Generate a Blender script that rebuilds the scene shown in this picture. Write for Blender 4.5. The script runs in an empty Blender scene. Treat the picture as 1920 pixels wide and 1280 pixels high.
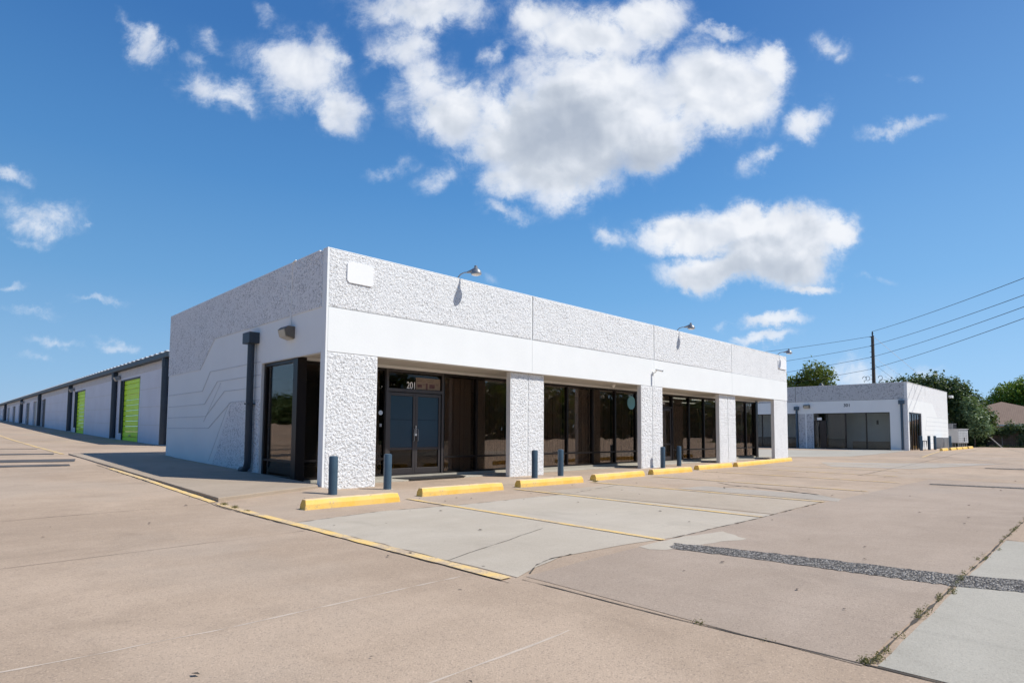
import bpy, bmesh, math, random
import numpy as np
from mathutils import Vector, Matrix
random.seed(7); rng = np.random.default_rng(11)
S = bpy.context.scene; C = S.collection
R = math.radians
# ------------------------------------------------------------------ camera
cam = bpy.data.objects.new('camera', bpy.data.cameras.new('camera')); C.objects.link(cam); S.camera = cam
yaw, pitch, roll = 0.7851726, 0.0625957, 0.0062048
fw = Vector((math.cos(pitch)*math.sin(yaw), math.cos(pitch)*math.cos(yaw), math.sin(pitch)))
r0 = Vector((math.cos(yaw), -math.sin(yaw), 0)); u0 = r0.cross(fw)
rt = r0*math.cos(roll)+u0*math.sin(roll); up = -r0*math.sin(roll)+u0*math.cos(roll)
M = Matrix((rt, up, -fw)).transposed().to_4x4(); M.translation = Vector((-6.0295, -11.8701, 1.2284)); cam.matrix_world = M
cam.data.sensor_width = 36; cam.data.lens = 21.006
cam.data.shift_x = -11.97/1920; cam.data.shift_y = 100.67/1920
cam.data.clip_start = .05; cam.data.clip_end = 3000
# ------------------------------------------------------------------ sun and sky
AZ, EL = R(33), R(51.5)                       # sun azimuth from -Y towards +X, elevation
sd = Vector((math.sin(AZ)*math.cos(EL), -math.cos(AZ)*math.cos(EL), math.sin(EL)))
sun = bpy.data.objects.new('sun', bpy.data.lights.new('sun', 'SUN')); C.objects.link(sun)
sun.data.energy = 4.8; sun.data.angle = R(.53); sun.data.color = (1, .965, .90)
sun.rotation_euler = sd.to_track_quat('Z', 'Y').to_euler()
S.view_settings.view_transform = 'Standard'; S.view_settings.look = 'None'
S.view_settings.exposure = .04; S.view_settings.gamma = 1; S.view_settings.use_curve_mapping = False
W = bpy.data.worlds.new('World'); S.world = W; W.use_nodes = True
wt = W.node_tree; wt.nodes.clear()
class NT:
    def __init__(s, t): s.t = t
    def n(s, typ, ins=None, **kw):
        nd = s.t.nodes.new(typ)
        for k, v in kw.items(): setattr(nd, k, v)
        for k, v in (ins or {}).items():
            if hasattr(v, 'is_output') or isinstance(v, bpy.types.NodeSocket): s.t.links.new(v, nd.inputs[k])
            else: nd.inputs[k].default_value = v
        return nd
    def m(s, op, a, b=0., c=0., clamp=False):
        return s.n('ShaderNodeMath', {0: a, 1: b, 2: c}, operation=op, use_clamp=clamp).outputs[0]
    def mix(s, f, a, b, mode='MIX'):
        nd = s.n('ShaderNodeMix', {0: f}, data_type='RGBA', blend_type=mode)
        for i, v in ((6, a), (7, b)):
            if isinstance(v, bpy.types.NodeSocket): s.t.links.new(v, nd.inputs[i])
            else: nd.inputs[i].default_value = (*v, 1) if len(v) == 3 else v
        return nd.outputs[2]
    def ramp(s, f, stops, interp='LINEAR'):
        nd = s.n('ShaderNodeValToRGB', {0: f}); cr = nd.color_ramp; cr.interpolation = interp
        while len(cr.elements) < len(stops): cr.elements.new(.5)
        for e, (p, c) in zip(cr.elements, stops):
            e.position = p; e.color = (c, c, c, 1) if isinstance(c, (int, float)) else (*c, 1)
        return nd.outputs[0]
    def mr(s, v, a, b, c=0., d=1., t='SMOOTHSTEP'):
        return s.n('ShaderNodeMapRange', {0: v, 1: a, 2: b, 3: c, 4: d}, interpolation_type=t).outputs[0]
w = NT(wt)
sky = w.n('ShaderNodeTexSky', sky_type='NISHITA', sun_disc=False, sun_elevation=EL, sun_rotation=math.pi-AZ,
          altitude=0, air_density=1.0, dust_density=.55, ozone_density=2.2)

CLOUDS=[(0.1424,0.5632,0.1983,0.1191,8,1),(0.3366,0.5978,0.1294,0.0957,15,1),(0.0688,0.4774,0.156,0.0943,15,1),(-0.0141,0.5242,0.1196,0.0948,0,0.9),(0.2434,0.5116,0.1103,0.0568,20,0.9),(-0.018,0.4252,0.0686,0.0562,0,0.75),(-0.0267,0.3663,0.0638,0.0223,-6,0.55),(0.1149,0.6878,0.158,0.0822,0,0.85),(0.2174,0.7273,0.1025,0.0583,0,0.8),(0.0218,0.7115,0.0698,0.0582,20,0.75),(-0.1204,0.5615,0.0922,0.0648,5,0.8),(0.1009,0.4072,0.0365,0.0327,30,0.5),(0.3475,0.7087,0.0651,0.0175,12,0.55),(0.4208,0.6512,0.0464,0.0481,0,0.8),(-0.1741,0.7394,0.1538,0.0535,0,0.7),(-0.1962,0.6762,0.0789,0.0579,0,0.65),(-0.1628,0.6187,0.0694,0.0719,0,0.65),(-0.2036,0.5706,0.0415,0.0524,0,0.45),(-0.0901,0.7351,0.0466,0.0584,0,0.6),(-0.0427,0.6434,0.0315,0.0366,0,0.52),(-0.3852,0.6269,0.1296,0.0768,-15,0.72),(-0.3097,0.5699,0.0738,0.0477,-35,0.7),(-0.3304,0.6561,0.0464,0.0482,0,0.7),(-0.5224,0.5829,0.097,0.0458,-15,0.6),(-0.4847,0.5593,0.0553,0.0286,-20,0.5),(-0.6612,0.6878,0.0632,0.0271,-50,0.56),(-0.6369,0.6638,0.0445,0.0309,-50,0.5),(-0.5493,0.6788,0.0557,0.029,-35,0.46),(-0.5711,0.6449,0.051,0.0269,-20,0.4),(-0.4537,0.7376,0.0419,0.0243,-40,0.4),(-0.128,0.4432,0.0549,0.03,25,0.5),(-0.2105,0.4493,0.0595,0.0207,15,0.44),(0.2966,0.3479,0.1274,0.0445,3,0.95),(0.3877,0.3531,0.1275,0.0418,-5,0.95),(0.4507,0.321,0.1363,0.0601,5,1),(0.5419,0.3308,0.0546,0.0417,25,0.9),(0.3502,0.2835,0.136,0.046,3,0.95),(0.4499,0.2841,0.0997,0.0414,0,0.95),(0.4808,0.2475,0.0724,0.0156,-2,0.75),(0.3046,0.2648,0.0815,0.0239,0,0.8),(0.1527,0.3377,0.0418,0.026,-20,0.54),(0.4879,0.5482,0.0571,0.0418,18,0.66),(0.4127,0.4701,0.0605,0.0283,28,0.55),(0.3985,0.4465,0.0504,0.0207,5,0.4),(0.5511,0.6693,0.0557,0.0367,-20,0.5),(0.5689,0.6425,0.0204,0.0289,0,0.45),(0.6623,0.5284,0.081,0.019,10,0.5),(0.6587,0.6142,0.0315,0.0125,-5,0.35),(-0.0531,0.2644,0.029,0.0147,-15,0.35),(0.4253,0.186,0.0856,0.0164,0,0.66),(0.4112,0.1587,0.0792,0.0145,4,0.6),(0.3443,0.1901,0.0306,0.01,0,0.44),(-0.8201,0.3734,0.1094,0.0466,-12,0.56),(-0.884,0.4507,0.0531,0.0188,-10,0.5),(-0.7237,0.3601,0.0237,0.0121,-20,0.4),(-0.7867,0.3457,0.0546,0.0167,-10,0.45),(-0.7388,0.3879,0.0274,0.0112,0,0.25),(-0.776,0.1486,0.0674,0.0136,-10,0.46),(-0.6636,0.1493,0.0647,0.0154,-8,0.46),(-0.824,0.2028,0.0902,0.0109,-4,0.38),(-0.7166,0.2199,0.0632,0.0101,-6,0.36),(-0.8631,0.2529,0.0543,0.0119,-6,0.38),(-0.7925,0.1231,0.0539,0.0126,-8,0.36),(-0.8314,0.3315,0.0637,0.013,-8,0.38),(0.5804,0.0983,0.0986,0.036,0,0.5),(0.6695,0.0854,0.0806,0.0234,0,0.4),(0.4911,0.1113,0.0538,0.0225,0,0.4),(0.6031,0.2529,0.0452,0.0128,-4,0.36)]
SHADES=[(0.0595,0.5152,0.1379,0.071,12,1),(0.1697,0.4781,0.1285,0.0424,15,0.8),(0.0231,0.4395,0.0732,0.0375,0,0.6),(0.3863,0.2745,0.1722,0.0331,3,0.55),(0.4327,0.3255,0.1454,0.013,5,0.3),(-0.1064,0.5474,0.0553,0.0285,0,0.35),(0.1242,0.6831,0.0836,0.0338,0,0.3)]
SKYS=0.085; SKYH=.5; SKYSAT=1.0
co = w.n('ShaderNodeTexCoord').outputs['Generated']
c45 = math.sqrt(.5)
def dot(v, k): return w.n('ShaderNodeVectorMath', {0: v, 1: k}, operation='DOT_PRODUCT').outputs['Value']
fd = dot(co, (c45, c45, 0)); fds = w.m('MAXIMUM', fd, .02)
u_ = w.m('DIVIDE', dot(co, (c45, -c45, 0)), fds); v_ = w.m('DIVIDE', dot(co, (0, 0, 1)), fds)
uv = w.n('ShaderNodeCombineXYZ', {0: u_, 1: v_}).outputs[0]
nz = w.n('ShaderNodeTexNoise', {'Vector': uv, 'Scale': 6., 'Detail': 8., 'Roughness': .62})
wv = w.n('ShaderNodeVectorMath', {0: nz.outputs['Color'], 1: (.5, .5, .5)}, operation='SUBTRACT').outputs[0]
wv = w.n('ShaderNodeVectorMath', {0: wv, 1: (.15, .15, 0)}, operation='MULTIPLY').outputs[0]
uvw = w.n('ShaderNodeVectorMath', {0: uv, 1: wv}, operation='ADD').outputs[0]
def blobs(L, vec, k=.1):
    acc = None
    for (a, b, ra, rb, rot, wt_) in L:
        mp = w.n('ShaderNodeMapping', {'Vector': vec, 'Location': (a, b, 0), 'Rotation': (0, 0, R(rot)), 'Scale': (ra*1.6, rb*1.6, 1)}, vector_type='TEXTURE')
        ln = w.n('ShaderNodeVectorMath', {0: mp.outputs[0]}, operation='LENGTH').outputs['Value']
        d = w.n('ShaderNodeMapRange', {0: ln, 1: 0., 2: 1., 3: wt_, 4: 0.}, interpolation_type='SMOOTHSTEP', clamp=True).outputs[0]
        acc = d if acc is None else w.m('SMOOTH_MAX', acc, d, k)
    return acc
D = blobs(CLOUDS, uvw)
Sh = blobs(SHADES, uvw, .2)
n2 = w.n('ShaderNodeTexNoise', {'Vector': uv, 'Scale': 15., 'Detail': 11., 'Roughness': .70, 'Distortion': .3}).outputs['Fac']
n3 = w.n('ShaderNodeTexNoise', {'Vector': uvw, 'Scale': 5., 'Detail': 4., 'Roughness': .5}).outputs['Fac']
nn = w.m('MULTIPLY_ADD', w.m('SUBTRACT', n2, .5), 1.8, w.m('MULTIPLY', w.m('SUBTRACT', n3, .5), .4))
dens = w.m('ADD', D, w.m('MULTIPLY', nn, w.mr(D, .05, .3, .0, .75)))
alpha = w.m('MULTIPLY', w.mr(dens, .13, .62), w.mr(D, .08, .80, .10, .985))
front = w.mr(fd, .05, .15)
alpha = w.m('MULTIPLY', alpha, front)
uvo = w.n('ShaderNodeVectorMath', {0: uv, 1: (.012, .020, 0)}, operation='ADD').outputs[0]
n2b = w.n('ShaderNodeTexNoise', {'Vector': uvo, 'Scale': 15., 'Detail': 3., 'Roughness': .5, 'Distortion': .3}).outputs['Fac']
n2c = w.n('ShaderNodeTexNoise', {'Vector': uv, 'Scale': 15., 'Detail': 3., 'Roughness': .5, 'Distortion': .3}).outputs['Fac']
rel = w.m('MULTIPLY', w.m('SUBTRACT', n2b, n2c), 1.0)
thick = w.m('ADD', rel, w.m('ADD', w.m('MULTIPLY', Sh, .95), w.m('MULTIPLY', w.m('SUBTRACT', n3, .5), .8)))
ccol = w.ramp(thick, [(0., (.88, .905, .95)), (.18, (.76, .80, .87)), (.5, (.58, .635, .72)), (1., (.43, .49, .59))])
ccol = w.mix(w.mr(dens, .2, .7), (.62, .73, .90), ccol)
el_ = w.m('ARCSINE', dot(co, (0, 0, 1)))
grad = w.ramp(w.m('DIVIDE', el_, R(90)), [(0., (.33, .53, .78)), (.05, (.25, .475, .755)), (.14, (.14, .36, .67)), (.24, (.078, .26, .58)), (.36, (.042, .17, .46)), (.55, (.025, .105, .34)), (1., (.012, .075, .30))])
side = w.mr(dot(co, (c45, -c45, 0)), -.7, .7, 1.02, 1.32, 'LINEAR')
grad = w.n('ShaderNodeVectorMath', {0: grad, 'Scale': side}, operation='SCALE').outputs[0]
grad = w.mix(w.mr(dot(co, (c45, -c45, 0)), .1, .75, 0, .16), grad, (.40, .58, .80))
skyc = w.n('ShaderNodeVectorMath', {0: sky.outputs[0], 'Scale': SKYS}, operation='SCALE').outputs[0]
hs = w.mix(.14, grad, skyc)
fin = w.mix(alpha, hs, ccol)
bg = w.n('ShaderNodeBackground', {'Color': fin, 'Strength': 1.0})
wt.links.new(bg.outputs[0], w.n('ShaderNodeOutputWorld').inputs[0])
W.cycles.sampling_method = 'MANUAL'; W.cycles.sample_map_resolution = 512

# ------------------------------------------------------------------ helpers
def tag(o, label=None, cat=None, group=None, kind=None):
    if label: o['label'] = label
    if cat: o['category'] = cat
    if group: o['group'] = group
    if kind: o['kind'] = kind
    return o
def thing(name, label, cat, loc=(0, 0, 0), rz=0, group=None):
    o = bpy.data.objects.new(name, None); C.objects.link(o); o.location = loc; o.rotation_euler = (0, 0, rz)
    o.empty_display_size = .3
    return tag(o, label, cat, group)
class B:
    def __init__(s): s.v = []; s.f = []; s.m = []; s.mi = 0
    def add(s, vs, fs):
        k = len(s.v); s.v += [tuple(v) for v in vs]; s.f += [tuple(i+k for i in f) for f in fs]; s.m += [s.mi]*len(fs); return s
    def box(s, x0, x1, y0, y1, z0, z1, M=None):
        vs = [Vector((x, y, z)) for z in (z0, z1) for y in (y0, y1) for x in (x0, x1)]
        if M: vs = [M @ v for v in vs]
        return s.add(vs, [(0, 2, 3, 1), (4, 5, 7, 6), (0, 1, 5, 4), (2, 6, 7, 3), (0, 4, 6, 2), (1, 3, 7, 5)])
    def tube(s, pts, rad, n=10, cap=True):
        pts = [Vector(p) for p in pts]; rs = rad if isinstance(rad, (list, tuple)) else [rad]*len(pts)
        k = len(s.v); ref = Vector((0, 0, 1))
        if abs((pts[-1]-pts[0]).normalized().z) > .9: ref = Vector((1, 0, 0))
        for i, p in enumerate(pts):
            d = (pts[min(i+1, len(pts)-1)]-pts[max(i-1, 0)]).normalized()
            a = d.cross(ref).normalized(); b = a.cross(d)
            for j in range(n):
                t = 2*math.pi*j/n; s.v.append(tuple(p+(a*math.cos(t)+b*math.sin(t))*rs[i]))
        for i in range(len(pts)-1):
            for j in range(n):
                q = (j+1) % n; s.f.append((k+i*n+j, k+i*n+q, k+(i+1)*n+q, k+(i+1)*n+j)); s.m.append(s.mi)
        if cap:
            s.f.append(tuple(k+j for j in range(n))[::-1]); s.f.append(tuple(k+(len(pts)-1)*n+j for j in range(n))); s.m += [s.mi]*2
        return s
    def prism(s, poly, axis, a0, a1):
        """poly of 2D points in the other two axes, extruded a0..a1 along axis"""
        n = len(poly)
        def mk(p, a):
            return {'x': (a, p[0], p[1]), 'y': (p[0], a, p[1]), 'z': (p[0], p[1], a)}[axis]
        vs = [mk(p, a0) for p in poly]+[mk(p, a1) for p in poly]
        fs = [tuple(range(n))[::-1], tuple(range(n, 2*n))]+[(i, (i+1) % n, (i+1) % n+n, i+n) for i in range(n)]
        return s.add(vs, fs)
    def build(s, name, mats, parent=None, smooth=False, bevel=0, seg=1, fix=True):
        me = bpy.data.meshes.new(name); me.from_pydata(s.v, [], s.f)
        if not isinstance(mats, (list, tuple)): mats = [mats]
        for m_ in mats: me.materials.append(m_)
        if any(s.m): me.polygons.foreach_set('material_index', s.m)
        if fix:
            bm = bmesh.new(); bm.from_mesh(me); bmesh.ops.recalc_face_normals(bm, faces=bm.faces)
            bm.to_mesh(me); bm.free()
        if smooth:
            me.polygons.foreach_set('use_smooth', [True]*len(me.polygons)); me.set_sharp_from_angle(angle=R(40))
        o = bpy.data.objects.new(name, me); C.objects.link(o)
        if parent: o.parent = parent
        if bevel:
            b = o.modifiers.new('bevel', 'BEVEL'); b.width = bevel; b.segments = seg; b.limit_method = 'ANGLE'
        return o
def part(name, mat, parent, *boxes, bevel=0, **kw):
    b = B()
    for q in boxes: b.box(*q)
    return b.build(name, mat, parent, bevel=bevel, **kw)
def copy_tree(o, parent=None):
    c = o.copy(); C.objects.link(c); c.parent = parent
    for ch in [x for x in list(C.objects) if x.parent == o]: copy_tree(ch, c)
    return c
def text(name, s, size, mat, parent, loc, rot, depth=.01, squash=1):
    cu = bpy.data.curves.new(name, 'FONT'); cu.body = s; cu.size = size; cu.extrude = depth; cu.align_x = 'LEFT'; cu.offset = size*.012
    o = bpy.data.objects.new(name, cu); C.objects.link(o)
    bpy.context.view_layer.update()
    me = bpy.data.meshes.new_from_object(o.evaluated_get(bpy.context.evaluated_depsgraph_get()))
    bpy.data.objects.remove(o); o2 = bpy.data.objects.new(name, me); C.objects.link(o2)
    me.materials.clear(); me.materials.append(mat)
    o2.location = loc; o2.rotation_euler = rot; o2.scale = (squash, 1, 1); o2.parent = parent
    return o2
# ------------------------------------------------------------------ materials
def mat(name, col, rough=.6, metal=0, spec=.5, fn=None, emit=None):
    m_ = bpy.data.materials.new(name); m_.use_nodes = True; t = NT(m_.node_tree)
    p = m_.node_tree.nodes['Principled BSDF']
    p.inputs['Base Color'].default_value = (*col, 1); p.inputs['Roughness'].default_value = rough
    p.inputs['Metallic'].default_value = metal; p.inputs['Specular IOR Level'].default_value = spec
    if emit: p.inputs['Emission Color'].default_value = (*emit[0], 1); p.inputs['Emission Strength'].default_value = emit[1]
    if fn: fn(t, p, t.n('ShaderNodeTexCoord').outputs['Object'])
    return m_
def L(t, a, b): t.t.links.new(a, b)
def noise(t, v, sc, det=4., ro=.55, out='Fac', dist=0.): return t.n('ShaderNodeTexNoise', {'Vector': v, 'Scale': sc, 'Detail': det, 'Roughness': ro, 'Distortion': dist}).outputs[out]
def bump(t, p, h, dist, st=1.): L(t, t.n('ShaderNodeBump', {'Height': h, 'Distance': dist, 'Strength': st}).outputs[0], p.inputs['Normal'])
def vary(col, amt=.08, sc=1.5, bsc=60, bd=.002, fine=.04):
    def fn(t, p, v):
        n1 = noise(t, v, sc, 5.); n2 = noise(t, v, bsc, 3.)
        f = t.m('ADD', t.mr(n1, .3, .7, 1-amt, 1+amt, 'LINEAR'), t.mr(n2, .3, .7, -fine, fine, 'LINEAR'))
        L(t, t.n('ShaderNodeVectorMath', {0: (*col,), 'Scale': f}, operation='SCALE').outputs[0], p.inputs['Base Color'])
        if bd: bump(t, p, n2, bd)
    return fn
def V(name, col, rough=.6, **k):
    kk = {a: k.pop(a) for a in list(k) if a in ('amt', 'sc', 'bsc', 'bd', 'fine')}
    return mat(name, col, rough, fn=vary(col, **kk), **k)
def rough_fn(col=(.86, .86, .86), pit=(.38, .38, .38), sc=40., cover=.415, ps=.72):
    def fn(t, p, v):
        wv = noise(t, v, 30., 3., .6, 'Color')
        vv = t.n('ShaderNodeVectorMath', {0: v, 1: t.n('ShaderNodeVectorMath', {0: wv, 'Scale': .045}, operation='SCALE').outputs[0]}, operation='ADD').outputs[0]
        vo = t.n('ShaderNodeTexVoronoi', {'Vector': vv, 'Scale': sc, 'Randomness': 1.}, feature='F1')
        h = t.m('SUBTRACT', 1., vo.outputs['Distance'])
        n1 = noise(t, v, sc*.55, 4., .6)
        hh = t.m('ADD', h, t.m('MULTIPLY', n1, 1.1))
        big = noise(t, v, 1.7, 4., .6)
        sp = noise(t, v, sc*ps, 3., .65)
        # scattered pits mix bare grit with crevice shade put into the colour, fewer where the paint went on thick
        thr = t.mr(big, .3, .7, cover+.075, cover+.175, 'LINEAR')
        pf = t.mr(t.m('SUBTRACT', sp, thr), 0., .03)
        c = t.mix(t.mr(big, .3, .7), col, tuple(x*.93 for x in col))
        L(t, t.mix(t.m('MULTIPLY', pf, .8), c, pit), p.inputs['Base Color'])
        bump(t, p, hh, .012, .9)
    return fn
ROUGH = mat('rough_white_aggregate', (.8, .8, .8), .85, fn=rough_fn())
ROUGHN = mat('rough_white_aggregate_near', (.8, .8, .8), .85, fn=rough_fn((.88, .88, .88), (.40, .40, .40), cover=.435, sc=60., ps=.6))
ROUGHF = mat('rough_white_aggregate_far', (.8, .8, .8), .85, fn=rough_fn((.56,.56,.57), (.25, .25, .26), sc=22., cover=.43, ps=.5))  # base tone lowered to hold the shade between the stones
WHITE = V('white_wall_paint', (.80, .81, .80), .7, amt=.025, sc=.9, bsc=35, bd=.0015, fine=.012)
TRIM = V('white_trim_paint', (.74, .73, .70), .6, amt=.04)
GROOVE = V('groove_shadow_tone', (.60, .62, .64), .8)  # darker than the walls: groove shadow lines put into the colour
SOFF = V('soffit_paint', (.58, .55, .50), .8, amt=.05)
BRONZE = mat('bronze_frame', (.028, .024, .024), .35, .6)
DOORFR = mat('grey_bronze_frame', (.10, .09, .09), .38, .7)
SLATE = V('slate_blue_paint', (.045, .085, .125), .45, amt=.10, sc=3, bsc=40)
SLATED = V('dark_slate_paint', (.030, .045, .062), .5, amt=.12)
def yfn(t, p, v):
    n1 = noise(t, v, 3., 6., .65); n2 = noise(t, v, 28., 4., .7)
    f = t.mr(t.m('ADD', n1, t.m('MULTIPLY', n2, .5)), .90, 1.02)
    c = t.mix(t.mr(n1, .35, .65), (.80, .49, .08), (.82, .54, .15))
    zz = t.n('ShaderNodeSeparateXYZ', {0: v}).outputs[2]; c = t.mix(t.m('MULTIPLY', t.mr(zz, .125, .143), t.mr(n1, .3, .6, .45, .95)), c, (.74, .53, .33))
    c = t.mix(t.m('MULTIPLY', t.mr(noise(t, v, 7., 6., .75), .60, .70), .75), c, (.30, .25, .20))
    L(t, t.mix(t.m('MULTIPLY', f, .75), c, (.42, .35, .27)), p.inputs['Base Color']); bump(t, p, n2, .006)
YEL = mat('yellow_concrete_paint', (.8, .5, .1), .75, fn=yfn)
def ylfn(t, p, v):
    n1 = noise(t, v, 2.2, 6., .7); n2 = noise(t, v, 40., 4., .75)
    w_ = t.mr(t.m('ADD', n1, t.m('MULTIPLY', n2, .9)), .88, 1.12)
    c = t.mix(t.mr(n1, .35, .65), (.76, .52, .19), (.72, .54, .30))
    L(t, t.mix(t.m('MULTIPLY', w_, .8), c, (.38, .30, .235)), p.inputs['Base Color'])
YLINE = mat('yellow_line_paint', (.7, .43, .12), .85, spec=.2, fn=ylfn)
def conc(name, a, b, spk=.35, dark=(.16, .13, .11), streak=0., bs=90., big=.28, edge=False):
    def fn(t, p, v):
        n1 = noise(t, v, big, 7., .62, dist=.6); n2 = noise(t, v, 2.3, 6., .65); n3 = noise(t, v, bs, 3., .7)
        sx = t.n('ShaderNodeMapping', {'Vector': v, 'Scale': (.25, 1.6, 1)}).outputs[0]
        n4 = noise(t, sx, 1.1, 5., .6)
        f = t.m('ADD', t.m('MULTIPLY', n1, .6), t.m('ADD', t.m('MULTIPLY', n2, .22), t.m('MULTIPLY', n4, .22)))
        c = t.mix(t.mr(f, .40, .64), a, b)
        pts = t.n('ShaderNodeTexVoronoi', {'Vector': v, 'Scale': 105., 'Randomness': 1.}).outputs['Color']
        g = t.n('ShaderNodeSeparateColor', {0: pts}).outputs
        c = t.mix(t.m('MULTIPLY', t.mr(g[0], .80, .95), spk), c, dark)
        c = t.mix(t.m('MULTIPLY', t.mr(g[1], .86, .98), spk*.7), c, tuple(min(1, x*1.55) for x in b))
        c = t.mix(t.mr(n3, .35, .75, 0, .22), c, tuple(x*.6 for x in a))
        # a few round oil spots and gum marks
        sv = t.n('ShaderNodeTexVoronoi', {'Vector': v, 'Scale': 1.35, 'Randomness': 1.})
        so = t.n('ShaderNodeSeparateColor', {0: sv.outputs['Color']}).outputs
        sp = t.m('MULTIPLY', t.mr(sv.outputs['Distance'], .03, .015, 0, 1), t.m('GREATER_THAN', so[0], .62))
        c = t.mix(t.m('MULTIPLY', sp, .75), c, (.06, .05, .045))
        tm = noise(t, t.n('ShaderNodeMapping', {'Vector': v, 'Rotation': (0, 0, .35), 'Scale': (2.2, .12, 1)}).outputs[0], 1.0, 5., .6)
        c = t.mix(t.mr(tm, .58, .74, 0, .16), c, tuple(x*.5 for x in a))
        g3 = t.mr(noise(t, v, .16, 5., .6), .48, .62, 0, .22); c = t.mix(g3, c, (a[0]*.93, a[0]*.83, a[0]*.71))
        st = t.mr(noise(t, v, .55, 8., .7, dist=1.2), .54, .72, 0, .30)
        c = t.mix(st, c, tuple(x*.62 for x in a))
        L(t, c, p.inputs['Base Color']); bump(t, p, t.m('ADD', n3, t.m('MULTIPLY', g[2], .4)), .006, .6)
    return mat(name, a, .9, spec=.25, fn=fn)
GROUND = conc('brown_aggregate_concrete', (.395, .296, .212), (.50, .38, .277))
GROUND2 = conc('greyer_aggregate_concrete', (.365, .285, .218), (.43, .34, .265))
LIGHTC = conc('pale_smooth_concrete', (.465, .402, .318), (.53, .465, .375), spk=.12)
GREYC = conc('grey_smooth_concrete', (.40, .368, .305), (.46, .425, .355), spk=.2)
APRON = conc('apron_concrete', (.37, .295, .22), (.44, .355, .27), spk=.2)
BLUEC = conc('bluish_concrete', (.385, .335, .275), (.455, .40, .335), spk=.12)
def gravfn(t, p, v):
    vo = t.n('ShaderNodeTexVoronoi', {'Vector': v, 'Scale': 60.}); g = t.n('ShaderNodeSeparateColor', {0: vo.outputs['Color']}).outputs
    c = t.ramp(g[0], [(0, (.06, .052, .045)), (.40, (.13, .115, .10)), (.65, (.29, .26, .225)), (1, (.58, .53, .47))])
    L(t, c, p.inputs['Base Color']); bump(t, p, t.m('SUBTRACT', t.m('MULTIPLY', g[1], .8), vo.outputs['Distance']), .03, 1.)
GRAVEL = mat('coarse_asphalt_gravel', (.1, .1, .1), .9, fn=gravfn)
DSTRIP = V('dark_strip', (.085, .08, .078), .9, amt=.2)
CRACK = V('crack_dirt', (.075, .062, .048), .95, amt=.35, sc=5)
CRACKM = V('faint_crack', (.24, .185, .14), .95, amt=.25, sc=5)
CRACKL = V('crack_filler', (.52, .43, .34), .95, amt=.1, sc=5)
def blindfn(t, p, v):
    n1 = noise(t, t.n('ShaderNodeMapping', {'Vector': v, 'Scale': (6, 1, .3)}).outputs[0], 1.5, 4.)
    L(t, t.mix(t.mr(n1, .3, .7), (.29, .255, .23), (.345, .30, .27)), p.inputs['Base Color'])
BLIND = mat('blind_fabric', (.4, .32, .26), .85, fn=blindfn)
def glass(name, tint, refl=(1, 1, 1), base=.06):
    m_ = bpy.data.materials.new(name); m_.use_nodes = True; nt = m_.node_tree; nt.nodes.clear(); t = NT(nt)
    tr = t.n('ShaderNodeBsdfTransparent', {'Color': (*tint, 1)}); gl = t.n('ShaderNodeBsdfGlossy', {'Color': (*refl, 1), 'Roughness': .015})
    v = t.n('ShaderNodeTexCoord').outputs['Object']
    L(t, t.n('ShaderNodeBump', {'Height': noise(t, v, 1.3, 2.), 'Distance': .004, 'Strength': .5}).outputs[0], gl.inputs['Normal'])
    fr = t.n('ShaderNodeFresnel', {'IOR': 1.5}).outputs[0]
    f = t.m('ADD', t.m('MULTIPLY', fr, .44), base*.05)
    mx = t.n('ShaderNodeMixShader', {0: f, 1: tr.outputs[0], 2: gl.outputs[0]})
    L(t, mx.outputs[0], t.n('ShaderNodeOutputMaterial').inputs[0]); return m_
GLASS = glass('bronze_tinted_glass', (.70, .64, .59)); GLASS2 = glass('lightly_tinted_glass', (.72, .73, .72))
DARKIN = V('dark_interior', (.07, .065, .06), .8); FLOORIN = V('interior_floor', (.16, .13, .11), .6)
CEIL = V('interior_ceiling', (.35, .34, .31), .8)
BLUEF = V('blue_door_film', (.016, .052, .088), .3, amt=.1)
GREEN = V('lime_green_door_paint', (.60, .95, .002), .45, amt=.05, bd=0)
GALV = V('grey_galvanised_metal', (.30, .31, .32), .45, metal=.5, amt=.1)
LENS = mat('lamp_lens', (.85, .84, .80), .25)
BRONZEL = V('bronze_lamp_housing', (.14, .12, .095), .5, amt=.15)
BLACK = mat('black_plastic', (.02, .02, .022), .5)
MATF = V('black_rubber_mat', (.028, .026, .026), .95, amt=.2, bsc=200)
PLATE = V('plaque_panel', (.84, .84, .84), .6, amt=.01, fine=.005)
WOODP = V('weathered_pole_wood', (.085, .068, .055), .9, amt=.3, sc=6, bsc=50, bd=.004)
WIRE = mat('wire_black', (.025, .025, .028), .7); GUY = mat('guy_guard_white', (.75, .75, .75), .5)
FENCE = V('weathered_fence_boards', (.13, .105, .085), .9, amt=.3, sc=3)
def roofn(t, p, v):
    br = t.n('ShaderNodeTexBrick', {'Vector': v, 'Color1': (.21, .14, .10, 1), 'Color2': (.27, .19, .135, 1), 'Mortar': (.14, .09, .07, 1), 'Scale': 1.2, 'Mortar Size': .03})
    L(t, t.mix(noise(t, v, 1., 5.), br.outputs[0], (.26, .18, .13)), p.inputs['Base Color'])
SHING = mat('brown_shingles', (.33, .2, .16), .9, fn=roofn)
BRICK = V('tan_brick', (.32, .22, .17), .9, amt=.15); FASC = V('pale_blue_fascia', (.40, .52, .55), .6)
ROOFM = V('white_roof_metal', (.72, .73, .74), .5, amt=.04)
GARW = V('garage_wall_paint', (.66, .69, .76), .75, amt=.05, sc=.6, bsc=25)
GARR = mat('garage_rough_paint', (.6, .6, .6), .85, fn=rough_fn((.62, .62, .64), (.3, .3, .3), 14., .5))
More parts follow.
